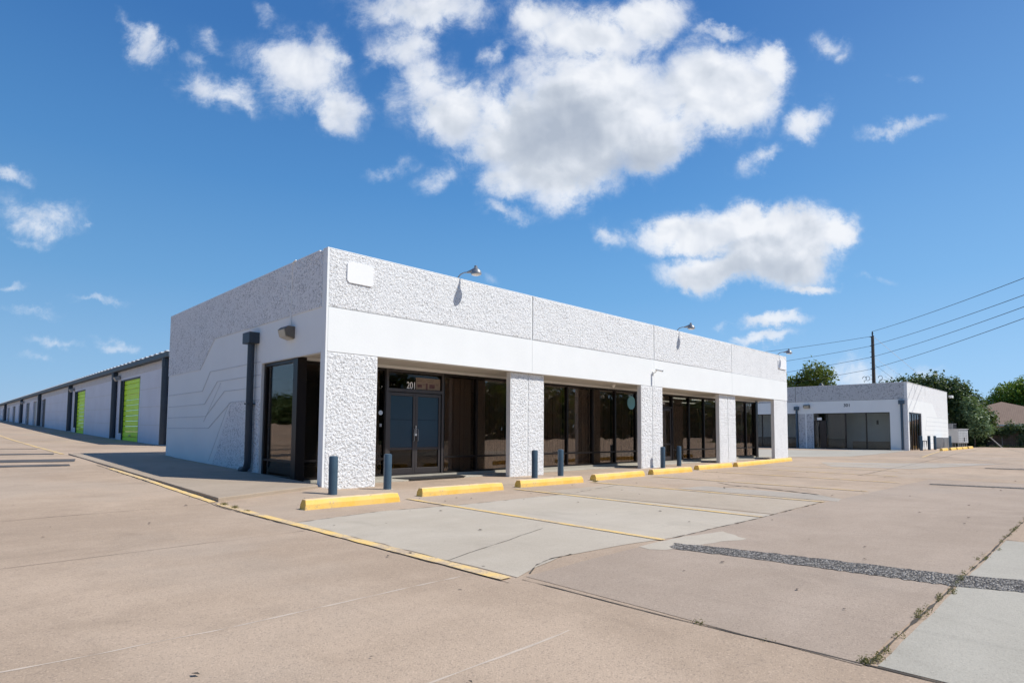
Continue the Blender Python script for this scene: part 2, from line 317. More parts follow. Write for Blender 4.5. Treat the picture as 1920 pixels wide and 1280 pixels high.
# ------------------------------------------------------------------ ground heights
LP = ([-500, -1.5, -1, 3, 8, 11, 21, 31, 46, 60, 80, 104, 150, 600], [0, 0, .03, .15, .265, .34, .50, .69, 1.08, 1.46, 1.98, 2.6, 3.6, 3.6])
def sm(a, b, x):
    t = np.clip((np.asarray(x, float)-a)/(b-a), 0, 1); return t*t*(3-2*t)
def G(x, y):
    x = np.asarray(x, float); y = np.asarray(y, float)
    wx = np.where(y < 11.45, 1-sm(0, .18, x), 1-sm(5, 14, x))
    return np.interp(y, *LP)*wx + sm(28, 45, x)*.09
def grid_mesh(name, xs, ys, zf, m_):
    X, Y = np.meshgrid(xs, ys); Z = zf(X, Y); n, k = X.shape
    vs = np.stack([X, Y, Z], -1).reshape(-1, 3); i = np.arange(n*k).reshape(n, k)
    fs = np.stack([i[:-1, :-1], i[:-1, 1:], i[1:, 1:], i[1:, :-1]], -1).reshape(-1, 4)
    me = bpy.data.meshes.new(name); me.from_pydata(vs.tolist(), [], fs.tolist()); me.materials.append(m_)
    me.polygons.foreach_set('use_smooth', [True]*len(me.polygons))
    o = bpy.data.objects.new(name, me); C.objects.link(o); return o
xs = np.unique(np.concatenate([np.linspace(-900, -60, 12), np.arange(-60, -6, 3), np.arange(-6, 0, .5), [0, .06, .12, .18], np.arange(.5, 14, .5), np.arange(14, 70, 2), np.linspace(70, 1200, 14)]))
ys = np.unique(np.concatenate([np.linspace(-900, -40, 12), np.arange(-40, -2, 2), np.arange(-2, 11, .5), [11.4, 11.5], np.arange(12, 110, 2), np.linspace(110, 1300, 14)]))
tag(grid_mesh('ground', xs, ys, G, GROUND), kind='structure')
def jit(poly, step, amp):
    out = []; n = len(poly)
    for i in range(n):
        a = np.array(poly[i]); b = np.array(poly[(i+1) % n]); d = b-a; ln = np.hypot(*d); k = max(1, int(ln/step)); nr = np.array([-d[1], d[0]])/max(ln, 1e-6)
        for j in range(k): out.append(tuple(a+d*j/k+nr*(rng.normal()*amp if j else 0)))
    return out
def sheet(name, poly, dz, m_, amp=.012, step=.25, label=None):
    """flat sheet following the ground"""
    p = jit(poly, step, amp) if amp else poly
    bm = bmesh.new(); vs = [bm.verts.new((x, y, 0)) for x, y in p]; f = bm.faces.new(vs)
    bmesh.ops.triangulate(bm, faces=[f])
    for v in bm.verts: v.co.z = float(G(v.co.x, v.co.y))+dz
    bmesh.ops.recalc_face_normals(bm, faces=bm.faces)
    if sum(f.normal.z for f in bm.faces) < 0: bmesh.ops.reverse_faces(bm, faces=bm.faces)
    me = bpy.data.meshes.new(name); bm.to_mesh(me); bm.free(); me.materials.append(m_)
    o = bpy.data.objects.new(name, me); C.objects.link(o); tag(o, kind='structure', label=label); return o
def ribbon(name, pts, wd, dz, m_, amp=.01, step=.12, wvar=.3, zf=G, dens=None):
    P = []
    for i in range(len(pts)-1):
        a = np.array(pts[i], float); b = np.array(pts[i+1], float); ln = np.hypot(*(b-a)); k = max(1, int(ln/step))
        P += [a+(b-a)*j/k for j in range(k)]
    P.append(np.array(pts[-1], float)); P = np.array(P); n = len(P)
    T = np.gradient(P, axis=0); T /= np.hypot(T[:, 0], T[:, 1])[:, None]; N = np.stack([-T[:, 1], T[:, 0]], -1)
    off = np.cumsum(rng.normal(size=n))*amp*.3; off -= np.linspace(off[0], off[-1], n); off = np.clip(off, -amp*5, amp*5)
    hw = wd/2*(1+wvar*rng.normal(size=n)).clip(.1, 2)
    A = P+N*(off+hw)[:, None]; Bq = P+N*(off-hw)[:, None]
    vs = [(x, y, float(zf(x, y))+dz) for x, y in A]+[(x, y, float(zf(x, y))+dz) for x, y in Bq]
    fs = [(i, n+i, n+i+1, i+1) for i in range(n-1)]
    me = bpy.data.meshes.new(name); me.from_pydata(vs, [], fs); me.materials.append(m_)
    o = bpy.data.objects.new(name, me); C.objects.link(o); tag(o, kind='structure'); return o
# concrete slabs of different pours
sheet('lot_slab', [(-2.42, -10.86), (14, -10.84), (14, -8.12), (5.8, -8.08), (.3, -8.12), (-2.3, -8.24)], .003, GROUND2, .004)
sheet('lot_patch', [(-2.38, -8.22), (-1.95, -8.05), (-1.45, -7.9), (-.4, -7.98), (.3, -8.1), (2.7, -8.12), (3.25, -8.1), (3.3, -3.75), (3.2, -3.93), (.74, -3.95), (-.96, -3.75), (-2.38, -4.0)], .004, LIGHTC)
sheet('lot_patch', [(3.34, -8.08), (5.8, -8.0), (5.95, -7.4), (5.8, -3.2), (3.34, -3.4)], .004, conc('patch_concrete', (.42, .345, .262), (.485, .405, .315), spk=.2), .02)
sheet('lot_patch', [(5.98, -8.2), (6.5, -8.1), (7.05, -7.5), (7.1, -5.0), (6.1, -4.8)], .004, BLUEC, .02)
sheet('lot_patch', [(-.45, -8.15), (.25, -8.14), (1.2, -8.3), (.9, -8.75), (.1, -8.55), (-.4, -8.45)], .005, LIGHTC, .02, .12)
sheet('street_slab', [(-2.36, -10.92), (3.05, -10.9), (3.05, -16), (-2.30, -16)], .004, GREYC, .004)
sheet('street_slab', [(5.6, -10.88), (24, -10.84), (24, -16), (5.6, -16)], .004, GREYC, .004)
sheet('driveway', [(25.9, 1.9), (31.5, -1.2), (38, -1.35), (45.4, -1.0), (45.9, -.4), (45.9, 14), (25.9, 14)], .006, GREYC, .03, .6)
sheet('lot_patch', [(18.9, -4.0), (22.4, -2.5), (27.5, -8.3), (19.6, -6.6)], .005, BLUEC, .05, .5)
sheet('paint_stain', [(1.5, -1.75), (2.6, -1.35), (4.3, -1.45), (5.0, -1.85), (4.2, -1.65), (2.7, -1.6)], .006, conc('faded_yellow_stain', (.50, .39, .25), (.46, .36, .26)), .03, .1)
# seams, cracks
ribbon('joint', [(-2.40, -8.3), (-2.41, -9.65), (-2.38, -10.9), (-2.33, -14)], .013, .0045, CRACK, .006)
ribbon('joint', [(-2.555, -8.3), (-2.53, -6), (-2.52, -3), (-2.54, 0), (-2.54, 8)], .013, .005, CRACK, wvar=.6)
ribbon('joint', [(-2.4, -10.88), (3, -10.88), (14, -10.84)], .016, .0055, CRACK, .005, wvar=.5)
ribbon('joint', [(3.1, -10.9), (3.08, -14)], .02, .007, CRACK)
ribbon('joint', [(5.55, -10.9), (5.58, -14)], .02, .007, CRACK)
ribbon('crack', [(-2.2, -8.2), (-1.9, -8.0), (-1.6, -7.93), (-1.3, -7.91)], .02, .008, CRACK, .02, .06, .8)
ribbon('crack', [(-2.38, -4.02), (-.96, -3.77), (.74, -3.96), (3.3, -3.96), (5.9, -3.4)], .012, .007, CRACK, .01, .1, .9)
ribbon('crack', [(.3, -8.12), (2.7, -8.13), (5.8, -8.02)], .012, .008, CRACK, .015, .1, .9)
ribbon('crack', [(7.75, -5.6), (7.5, -6.4), (7.0, -7.5)], .05, .008, CRACK, .02, .1, .6)
ribbon('crack', [(8.4, -4.6), (7.9, -5.2), (7.75, -5.6), (7.2, -5.4), (6.8, -5.6)], .025, .008, CRACK, .03, .1, .7)
ribbon('crack', [(-2.4, -7.3), (-.3, -6.6)], .006, .008, CRACK, .01, .1, .4)
for yy, c0 in ((-9.4, -3.1), (-7.85, -2.7)):
    ribbon('crack', [(-14, yy+.9), (-9, yy+.35), (-6.2, yy+.1), (-4.6, yy-.05), (c0, yy-.0)], .014, .0015, CRACKL, .012, .1, .9)
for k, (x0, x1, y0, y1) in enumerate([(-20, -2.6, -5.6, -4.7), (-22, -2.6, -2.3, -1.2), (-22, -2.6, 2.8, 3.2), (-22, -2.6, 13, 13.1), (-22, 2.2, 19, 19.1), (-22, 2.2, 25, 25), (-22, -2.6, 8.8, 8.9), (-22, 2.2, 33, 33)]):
    ribbon('joint', [(x0, y0), (x1, y1)], .03 if y0 > 5 else .008, .003, DSTRIP if y0 > 5 else CRACKM, .01, .3, .4)
ribbon('joint', [(-2.35, 6.6), (-.05, 6.6)], .015, .008, CRACK, .004, .3, .2, zf=lambda x, y: .10+.0205*(y+1)+.002)
ribbon('joint', [(14, -2.9), (14, -10.8)], .015, .006, CRACK); ribbon('joint', [(22, -2.9), (22, -16)], .02, .006, CRACK)
ribbon('joint', [(6, -14), (60, -5.2)], .02, .006, CRACK); ribbon('joint', [(14, -6.3), (60, -3.4)], .02, .006, CRACK)
# flat dark bands across the left drive
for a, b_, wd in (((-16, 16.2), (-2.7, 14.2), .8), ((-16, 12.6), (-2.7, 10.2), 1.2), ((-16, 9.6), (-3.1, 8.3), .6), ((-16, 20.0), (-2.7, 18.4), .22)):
    ribbon('dark_band', [a, ((a[0]+b_[0])/2, (a[1]+b_[1])/2-.05), b_], wd, .009, DSTRIP, .02, .5, .12)
# coarse asphalt trench fill
sheet('gravel_strip', [(-.20, -8.38), (.02, -8.30), (.18, -8.9), (.35, -9.85), (.49, -10.83), (.68, -11.26), (.95, -12.6), (1.2, -15), (.55, -15), (.34, -12.6), (.14, -11.31), (-.01, -10.9), (-.09, -9.99), (-.2, -9.0), (-.28, -8.52)], .007, GRAVEL, .014, .05)
sheet('gravel_strip', [(11.8, -8.5), (12.1, -8.5), (12.25, -9.4), (12.5, -10.6), (12.1, -10.6), (11.9, -9.3)], .012, GRAVEL, .02, .1)
sheet('gravel_strip', [(22.2, -8.3), (22.7, -8.3), (23.0, -10.5), (22.4, -10.5)], .012, GRAVEL, .03, .2)
# yellow stall lines
def yl(pts, wd=.10, dz=.011, zf=G): return ribbon('yellow_line', pts, wd, dz, YLINE, .004, .15, .05, zf=zf)
yl([(-2.44, -1.25), (-2.45, -3.15), (-2.48, -6.2), (-2.49, -8.2)], .13)
yl([(-2.49, -1.1), (-2.49, 6.6)], .12); yl([(-2.49, 14.0), (-2.49, 70)], .12)
for x0, x1, y0, y1 in ((.37, .1, -2.6, -8.12), (3.2, 2.85, -2.55, -8.1), (5.91, 5.66, -2.5, -8.05), (8.89, 8.6, -2.4, -7.98), (12.2, 11.85, -2.2, -7.85), (14.9, 14.6, -2.3, -7.2), (17.8, 17.5, -2.4, -6.6)):
    yl([(x0, y0), (x1, y1)])
for x in (21, 24.5, 28, 31.5): yl([(x, -2.6), (x-.3, -7.4)], .07)
yl([(33, -4.25), (39, -3.6), (45.4, -2.93)], .12)
# ------------------------------------------------------------------ raised apron beside the building
def Tz(x, y): return .10+.0225*(np.asarray(y, float)+1)
b = B(); n = 14; ylist = np.linspace(-1.0, 13.5, n)
top = []; 
for i, y in enumerate(ylist):
    xl = -2.40; xr = -.06 if y > .0 else (-.14)
    yl_ = -1.07 if i == 0 else y; yr_ = -.12 if i == 0 else max(y, .05+.01*i)
    top.append(((xl, yl_), (xr if i == 0 or y < 11 else .1, yr_)))
vs = []; 
for (p, q) in top:
    for (x, y) in (p, q): vs.append((x, y, float(Tz(x, y))))
    for (x, y) in (p, q): vs.append((x, y, float(Tz(x, y))-.3))
fs = []
for i in range(n-1):
    k = 4*i; fs += [(k, k+1, k+5, k+4), (k, k+4, k+6, k+2), (k+1, k+3, k+7, k+5)]
fs += [(0, 2, 3, 1), (4*n-4, 4*n-3, 4*n-1, 4*n-2)]
b.add(vs, fs); tag(b.build('sidewalk', APRON, bevel=.012, seg=2), kind='structure')
# ------------------------------------------------------------------ main building (201)
LX, H = 25.28, 5.2
M1 = thing('office_building', 'long low white building with rough parapet and dark storefront glass behind five pillars', 'building')
def pebble(name, x0, x1, z0, z1, y, cell, res, amp, seed):
    """exposed aggregate face: every stone modelled as a low dome, facing -Y"""
    r_ = np.random.default_rng(seed); nx = int((x1-x0)/res)+1; nz = int((z1-z0)/res)+1
    X, Z = np.meshgrid(np.linspace(x0, x1, nx), np.linspace(z0, z1, nz)); gx = (X-x0)/cell+2; gzz = (Z-z0)/cell+2
    gw = int((x1-x0)/cell)+6; gh = int((z1-z0)/cell)+6
    px = r_.random((gh, gw)); pz = r_.random((gh, gw)); ph = r_.random((gh, gw))
    ix = gx.astype(int); iz = gzz.astype(int); best = np.full(X.shape, 9.); hh = np.zeros(X.shape)
    for dx in (-1, 0, 1):
        for dz in (-1, 0, 1):
            cx_ = ix+dx; cz_ = iz+dz; d = np.hypot(cx_+px[cz_, cx_]-gx, (cz_+pz[cz_, cx_]-gzz)); m_ = d < best
            best = np.where(m_, d, best); hh = np.where(m_, ph[cz_, cx_], hh)
    hgt = amp*((1-np.clip(best, 0, 1)**2)*.9+(hh-.5)*.8)
    ed_ = np.minimum(np.minimum(X-x0, x1-X), np.minimum(Z-z0, z1-Z)); hgt = np.maximum(hgt, .002)*np.clip(ed_/.02, 0, 1)
    vs = np.stack([X, y-hgt, Z], -1).reshape(-1, 3); i = np.arange(nx*nz).reshape(nz, nx)
    fs = np.stack([i[:-1, :-1], i[:-1, 1:], i[1:, 1:], i[1:, :-1]], -1).reshape(-1, 4)
    me = bpy.data.meshes.new(name); me.from_pydata(vs.tolist(), [], fs.tolist()); me.materials.append(ROUGHN)
    me.polygons.foreach_set('use_smooth', [True]*len(me.polygons))
    o = bpy.data.objects.new(name, me); C.objects.link(o); o.parent = M1; return o
cuts = [0, 6.38, 12.82, 19.08, LX]
for i in range(4):
    a = cuts[i]+(.0008 if i else .0); c = cuts[i+1]-(.0008 if i < 3 else 0)
    part('parapet_panel', ROUGH, M1, (a+(.045 if i == 0 else .03), c-.03, 0, .2, 3.915, 5.175))
    if i < 3: pebble('aggregate_face', a+(.046 if i == 0 else .031), c-.031, 3.916, 5.174, -.001, .040, .0145, .013, i)
    part('fascia_panel', WHITE, M1, (a+(.045 if i == 0 else 0), c, -.012, .2, 2.94, 3.90), bevel=.006)
    part('panel_joint', WHITE, M1, (c-.029, c, .001, .19, 3.916, 5.17))
    part('coping', WHITE, M1, (a+(.046 if i == 0 else 0), c, -.006, .34, 5.176, 5.2), bevel=.004)
part('panel_reveal', GROOVE, M1, (.05, LX-.01, .02, .19, 3.900, 3.915))
part('corner_trim', WHITE, M1, (0, .044, -.008, .2, .0, 5.2))
cols = [(0, 1.28, 0), (5.65, 7.03, .13), (11.98, 13.38, 0), (18.12, 19.66, .13), (23.6, 25.27, 0)]
for i, (a, c, dy) in enumerate(cols):
    lo = -.08
    if i < 4:
        m_ = (a+c)/2
        for q0, q1 in (((a+.046, c-.001),) if i == 0 else ((a+.013, m_-.021), (m_+.021, c-.001))): pebble('aggregate_face', q0, q1, -.03, 2.93, dy-.002, .045, .0125 if i == 0 else .0155, .018, 10+i)
    if i in (1, 2, 3):
        part('pillar', ROUGH, M1, (a+.012, m_-.02, dy, .15+dy, lo, 2.935), (m_+.02, c, dy, .15+dy, lo, 2.935), bevel=.01)
        part('pillar_seam', WHITE, M1, (m_-.018, m_+.018, dy+.004, .145+dy, lo, 2.935))
        part('pillar_edge', TRIM, M1, (a-.01, a+.0115, dy-.006, .155+dy, lo, 2.934))
    else:
        part('pillar', ROUGH, M1, (a+(.045 if i == 0 else .012), c, dy, .15+dy, lo, 2.935), bevel=.01)
        if i: part('pillar_edge', TRIM, M1, (a-.01, a+.0115, dy-.006, .155+dy, lo, 2.934))
# plaques
for a, c in ((.46, 1.11), (24.2, 25.2)):
    pr = [(a+.05, 4.51), (c-.05, 4.51), (c, 4.56), (c, 4.93), (c-.05, 4.98), (a+.05, 4.98), (a, 4.93), (a, 4.56)]
    B().prism(pr, 'y', -.035, -.002).build('blank_sign_panel', PLATE, M1)
# left side wall with the stepped relief
sw = B(); sw.prism([(3.32, -.1), (11.34, .1), (11.34, 5.17), (.2, 5.17), (.2, 2.95), (3.32, 2.95)], 'x', 0, .2)
sw.build('side_wall', WHITE, M1)
part('side_coping', WHITE, M1, (-.012, .32, .345, 11.36, 5.171, 5.2))
B().prism([(.20, 3.92), (6.82, 3.93), (8.02, 3.10), (11.34, 3.10), (11.34, 5.165), (.20, 5.165)], 'x', -.016, -.001).build('rough_relief', ROUGH, M1)
B().prism([(3.36, 0), (3.36, 2.0), (5.33, 2.0), (6.85, .0)], 'x', -.016, -.001).build('rough_relief', ROUGH, M1)
gr = B()
for z, z2, ya, yb in ((2.98, 2.43, 7.11, 7.75), (2.65, 2.03, 6.49, 7.51), (2.34, 1.66, 5.89, 7.37), (2.02, 1.31, 5.37, 7.10)):
    for (p0, p1) in (((3.4, z), (ya, z)), ((ya, z), (yb, z2)), ((yb, z2), (11.2, z2))):
        d = Vector((p1[0]-p0[0], p1[1]-p0[1])).normalized(); q = Vector((-d.y, d.x))*.011
        gr.prism([(p0[0]-q.x, p0[1]-q.y), (p1[0]-q.x, p1[1]-q.y), (p1[0]+q.x, p1[1]+q.y), (p0[0]+q.x, p0[1]+q.y)], 'x', -.010-.0004*ya, -.0005)
for (p0, p1) in (((5.5, 2.0), (7.0, .35)), ((6.2, 2.6), (7.55, 1.5))):
    d = Vector((p1[0]-p0[0], p1[1]-p0[1])).normalized(); q = Vector((-d.y, d.x))*.008
    gr.prism([(p0[0]-q.x, p0[1]-q.y), (p1[0]-q.x, p1[1]-q.y), (p1[0]+q.x, p1[1]+q.y), (p0[0]+q.x, p0[1]+q.y)], 'x', -.0075, -.0005)
gr.build('relief_groove', GROOVE, M1)
B().tube([(-.02, 1.68, 3.70), (-.02, 1.68, 5.12), (-.02, 1.62, 5.19), (-.02, 1.5, 5.205)], .014, 8).build('conduit', WHITE, M1, True)
# back, right walls, roof, soffit, floor
part('rear_wall', WHITE, M1, (.2, LX, 11.14, 11.34, 0, 5.17))
part('right_wall', WHITE, M1, (LX-.2, LX, 3.3, 11.14, 0, 5.17), (LX-.2, LX, .2, 3.3, 2.95, 5.17))
part('roof', CEIL, M1, (.2, LX-.2, .2, 11.14, 4.5, 4.6))
part('soffit', SOFF, M1, (.2, LX-.2, .2, 1.44, 2.96, 3.02))
part('soffit_trim', TRIM, M1, (.2, LX-.06, 1.40, 1.47, 2.88, 2.955))
part('floor', FLOORIN, M1, (.2, LX-.2, 1.6, 11.14, .02, .10))
part('ceiling', CEIL, M1, (.2, LX-.2, 1.6, 11.14, 2.90, 2.95))
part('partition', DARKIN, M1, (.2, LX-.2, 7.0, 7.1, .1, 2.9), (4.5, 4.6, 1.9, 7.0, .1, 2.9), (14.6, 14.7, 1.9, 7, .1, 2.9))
for x in (17, 19, 21, 23.2):
    for y in (2.6, 4.4): part('ceiling_light', mat('fluorescent', (.8, .8, .8), .5, emit=((.85, 1, .95), .9)) if (x, y) == (17, 2.6) else bpy.data.materials['fluorescent'], M1, (x-.6, x+.6, y-.06, y+.06, 2.86, 2.899))
# storefront: windows between mullions
GY = 1.5; ZH = 2.88; Z0 = .10
part('storefront_curb', GREYC, M1, (.06, LX-.3, 1.42, 1.62, -.05, .098))
def window(x0, x1, zr=.54, blind=True, ztop=None, doors=0):
    wf = B(); h = .032
    wf.box(x0, x0+h, GY-.06, GY+.06, Z0, ZH); wf.box(x1-h, x1, GY-.06, GY+.06, Z0, ZH)
    wf.box(x0+h, x1-h, GY-.055, GY+.055, Z0, Z0+.05); wf.box(x0+h, x1-h, GY-.055, GY+.055, ZH-.07, ZH)
    wf.box(x0+h, x1-h, GY-.05, GY+.05, zr-.025, zr+.025)
    f = wf.build('window_frame', BRONZE, M1)
    part('window_glass', GLASS, f, (x0+h, x1-h, GY-.004, GY+.004, Z0+.05, zr-.025), (x0+h, x1-h, GY-.004, GY+.004, zr+.025, ZH-.07))
    if blind:
        zt = ztop or 2.78; bl = B(); x = x0+.05; k = 0
        while x < x1-.06:
            w_ = min(.085, x1-.04-x); sk = .006*math.sin(k*2.1+x0)+.012
            y = GY+.16+rng.normal()*.004
            bl.add([(x, y, .13), (x+w_, y+sk, .13), (x+w_, y+sk, zt), (x, y, zt)], [(0, 1, 2, 3)]); x += .08; k += 1
        bl.build('vertical_blind', BLIND, M1, fix=False)
ed = [.26, 1.33, 2.44]
for a, c in zip(ed[:-1], ed[1:]): window(a, c, blind=(a > 1))
for a, c in ((4.32, 5.56), (5.56, 6.94), (6.94, 8.30), (8.30, 9.68), (9.68, 11.09), (11.09, 12.46), (12.46, 13.83), (13.83, 15.15)): window(a, c)
for a, c in ((16.56, 17.95), (17.95, 19.30), (19.30, 20.6), (20.6, 22.1), (22.1, 23.68), (23.68, 24.70)): window(a, c, ztop=2.42)
part('corner_post', BRONZE, M1, (.04, .258, GY-.12, GY+.10, .02, 2.94))
part('corner_post', BRONZE, M1, (24.702, 24.95, GY-.12, GY+.10, .02, 2.94))
# left return glazing in the side wall opening
for X, sg in ((.11, 1), (24.85, -1)):
    rf = B(); rf.box(X-.05, X+.05, 1.605, 1.65, .1, 2.94); rf.box(X-.05, X+.05, 3.22, 3.315, .1, 2.94); rf.box(X-.05, X+.05, 1.65, 3.22, .1, .16); rf.box(X-.05, X+.05, 1.65, 3.22, 2.84, 2.94)
    rf.box(X-.045, X+.045, 1.65, 3.22, .50, .55)
    o = rf.build('window_frame', BRONZE, M1)
    part('window_glass', GLASS, o, (X-.004, X+.004, 1.65, 3.22, .16, .50), (X-.004, X+.004, 1.65, 3.22, .55, 2.84))
part('opening_trim', TRIM, M1, (-.006, .06, 3.3175, 3.345, .1, 2.975), (-.006, .06, .21, 3.317, 2.925, 2.948))
part('storefront_curb', GREYC, M1, (.02, .2, 1.63, 3.31, -.05, .098))
# double door 201
def door_leaf(x0, x1, parent, film, hx):
    d = B(); z0, z1 = .12, 2.27; s_ = .075
    d.box(x0, x0+s_, GY-.035, GY+.02, z0, z1); d.box(x1-s_, x1, GY-.035, GY+.02, z0, z1)
    d.box(x0+s_, x1-s_, GY-.03, GY+.015, z0, z0+.16); d.box(x0+s_, x1-s_, GY-.03, GY+.015, z1-.085, z1); d.box(x0+s_, x1-s_, GY-.028, GY+.013, .76, .82)
    o = d.build('door', DOORFR, parent, bevel=.004)
    part('door_glass', GLASS, o, (x0+s_, x1-s_, GY-.006, GY-.001, z0+.16, .76), (x0+s_, x1-s_, GY-.006, GY-.001, .82, z1-.085))
    if film: part('blue_film', BLUEF, o, (x0+s_+.002, x1-s_-.002, GY-.010, GY-.0065, .823, 1.55), (x0+s_+.002, x1-s_-.002, GY-.009, GY-.0062, 1.556, z1-.088))
    B().tube([(hx, GY-.04, .98), (hx, GY-.085, 1.0), (hx, GY-.085, 1.3), (hx, GY-.04, 1.32)], .012, 8).build('door_handle', GALV if film else BLACK, o, True)
    return o
part('door_frame', DOORFR, M1, (2.445, 2.52, GY-.07, GY+.07, Z0, ZH), (4.25, 4.315, GY-.07, GY+.07, Z0, ZH), (2.52, 4.25, GY-.065, GY+.065, 2.285, 2.37), (2.52, 4.25, GY-.06, GY+.06, ZH-.07, ZH), (2.52, 4.25, GY-.06, GY+.06, Z0, .115))
part('transom_glass', GLASS, M1, (2.52, 4.25, GY-.004, GY+.004, 2.37, ZH-.07))
dl = door_leaf(2.53, 3.385, M1, True, 3.33); door_leaf(3.39, 4.245, M1, True, 3.45)
ch = B()
for k in range(7): ch.box(3.375+.006*(k % 2), 3.395+.006*(k % 2), GY-.075, GY-.06, 1.20+.03*k, 1.222+.03*k)
ch.box(3.33, 3.41, GY-.085, GY-.055, 1.13, 1.19); ch.build('chain_padlock', LENS, M1)
text('door_number', '201', .26, mat('white_vinyl', (.85, .85, .85), .5), M1, (3.10, GY-.016, 2.39), (R(90), 0, 0), .002, .78)
# paper notice board in the transom
nb = part('window_notice', V('notice_paper', (.26, .20, .155), .7), M1, (3.40, 4.22, GY-.012, GY-.006, 2.385, 2.70))
nl = B()
for (a, c, z0, z1) in ((3.43, 3.65, 2.655, 2.665), (3.75, 4.0, 2.65, 2.66), (3.43, 3.58, 2.61, 2.622), (3.57, 3.72, 2.60, 2.61), (3.62, 3.72, 2.53, 2.54), (3.62, 3.71, 2.50, 2.51), (4.06, 4.16, 2.55, 2.56), (4.06, 4.15, 2.52, 2.53), (3.78, 3.98, 2.60, 2.61)):
    nl.box(a, c, GY-.0145, GY-.0125, z0, z1)
nl.build('notice_writing', V('notice_ink', (.12, .07, .06), .8), nb)
NPK = V('notice_pink', (.12, .06, .065), .8, amt=.4, sc=12)
for (a, c, z0, z1) in ((3.45, 3.6, 2.44, 2.52), (3.85, 4.03, 2.43, 2.54), (3.73, 3.79, 2.39, 2.56)): B().box(a, c, GY-.0145, GY-.0125, z0, z1).build('notice_picture', NPK, nb)
B().tube([(2.32, GY-.02, 1.72), (2.32, GY-.008, 1.72)], .06, 20).build('round_sticker', V('sticker_white', (.55, .65, .75), .5), M1)
part('intercom', GALV, M1, (2.29, 2.35, GY-.03, GY-.006, 1.36, 1.44))
# single door of the next unit
part('door_frame', BRONZE, M1, (15.152, 15.21, GY-.07, GY+.07, Z0, ZH), (16.49, 16.556, GY-.07, GY+.07, Z0, ZH), (15.21, 16.49, GY-.065, GY+.065, 2.285, 2.37), (15.21, 16.49, GY-.06, GY+.06, ZH-.07, ZH), (15.21, 16.49, GY-.06, GY+.06, Z0, .115))
part('transom_glass', GLASS, M1, (15.21, 16.49, GY-.004, GY+.004, 2.37, ZH-.07))
d2 = door_leaf(15.22, 16.48, M1, False, 15.5)
part('unit_number_plate', V('dull_plate', (.34, .33, .33), .6), M1, (15.78, 16.0, GY-.012, GY-.006, 2.45, 2.58))
# round blue sticker sign near third pillar and blue poster near second
B().tube([(13.55, GY-.02, 2.42), (13.55, GY-.008, 2.42)], .26, 28).build('round_window_sign', V('sign_cyan', (.16, .42, .50), .5), M1)
part('blue_window_poster', BLUEF, M1, (7.02, 7.8, GY-.012, GY-.006, 1.05, 2.45))
# concrete walk along the glass
tag(part('walkway', GREYC, None, (.1, LX-.1, .78, 1.415, -.05, .035), bevel=.01), kind='structure')
# downspout on side wall
dsx = -.13
ds = B(); ds.tube([(dsx, 3.72, 3.50), (dsx, 3.72, 2.2), (dsx, 3.70, .46), (dsx, 3.74, .33), (dsx-.02, 3.86, .25), (dsx-.04, 4.02, .235)], .085, 14)
dn = ds.build('downspout', SLATED, M1, True)
part('downspout_head', SLATED, dn, (-.26, -.002, 3.52, 3.98, 3.46, 3.74), bevel=.008)
part('downspout_strap', SLATED, dn, (-.222, -.002, 3.62, 3.82, 1.9, 1.935))
# wall conduit stub on the soffit, cameras, lamps
def wall_pack(label, loc, rz, sc=1):
    t = thing('wall_lamp', label, 'wall lamp', loc, rz, 'bronze wall pack lamps')
    h_ = B(); h_.prism([(0, -.15), (0, .13), (-.17, .13), (-.24, .06), (-.20, -.10)], 'x', -.20*sc, .20*sc)   # profile in (y,z): y is away from the wall (-)
    h_.build('lamp_housing', BRONZEL, t, bevel=.01)
    l_ = B(); l_.prism([(-.245, .045), (-.205, -.115), (-.02, -.165), (-.005, -.152), (-.19, -.1), (-.23, .05)], 'x', -.16*sc, .16*sc)
    l_.build('lamp_lens', V('amber_lens', (.42, .38, .30), .3) if 'amber_lens' not in bpy.data.materials else bpy.data.materials['amber_lens'], t)
    return t
wall_pack('bronze wall pack lamp on the shaded side wall below the conduit', (-.002, 1.68, 3.52), R(-90))
wall_pack('small bronze wall pack lamp on the far building left of its number', (46.13, 6.3, 3.55), R(-90), 1.2)
def arm_lamp(x, z, rz, label):
    t = thing('arm_lamp', label, 'lamp', (x, .08, z), rz, 'arm lamps along the front parapet'); t.scale = (.78, .90, .78)
    B().tube([(0, 0, -.05), (0, -.02, .06), (0, -.10, .15), (0, -.22, .19), (0, -.34, .185)], .02, 8).build('lamp_arm', GALV, t, True)
    B().tube([(0, -.30, .185), (0, -.42, .20), (0, -.60, .235), (0, -.63, .235)], [.028, .055, .10, .09], 14).build('lamp_neck', GALV, t, True)
    hd = B(); hd.tube([(0, -.58, .38), (0, -.58, .37), (0, -.58, .26)], [.035, .045, .05], 12)
    hd.tube([(0, -.60, .26), (0, -.60, .20), (0, -.60, .12), (0, -.60, .085)], [.08, .13, .155, .15], 18); hd.build('lamp_head', GALV, t, True)
    B().tube([(0, -.60, .084), (0, -.60, .06), (0, -.60, .04)], [.135, .12, .06], 16).build('lamp_lens', LENS, t, True)
    return t
arm_lamp(3.66, 5.2, R(22), 'grey arm lamp leaning over the parapet nearest the white corner')
arm_lamp(14.62, 5.2, R(22), 'grey arm lamp over the middle of the long parapet')
arm_lamp(24.38, 5.2, R(24), 'grey arm lamp over the far parapet end above the blank square panel')
t = thing('security_camera', 'small white bullet camera on the fascia above the third pillar', 'camera', (12.74, -.013, 3.42))
part('mount', LENS, t, (-.05, .05, -.03, 0, -.06, .06)); B().tube([(0, -.02, 0), (0, -.10, .03), (.02, -.16, .09)], .018, 8).build('arm', LENS, t, True)
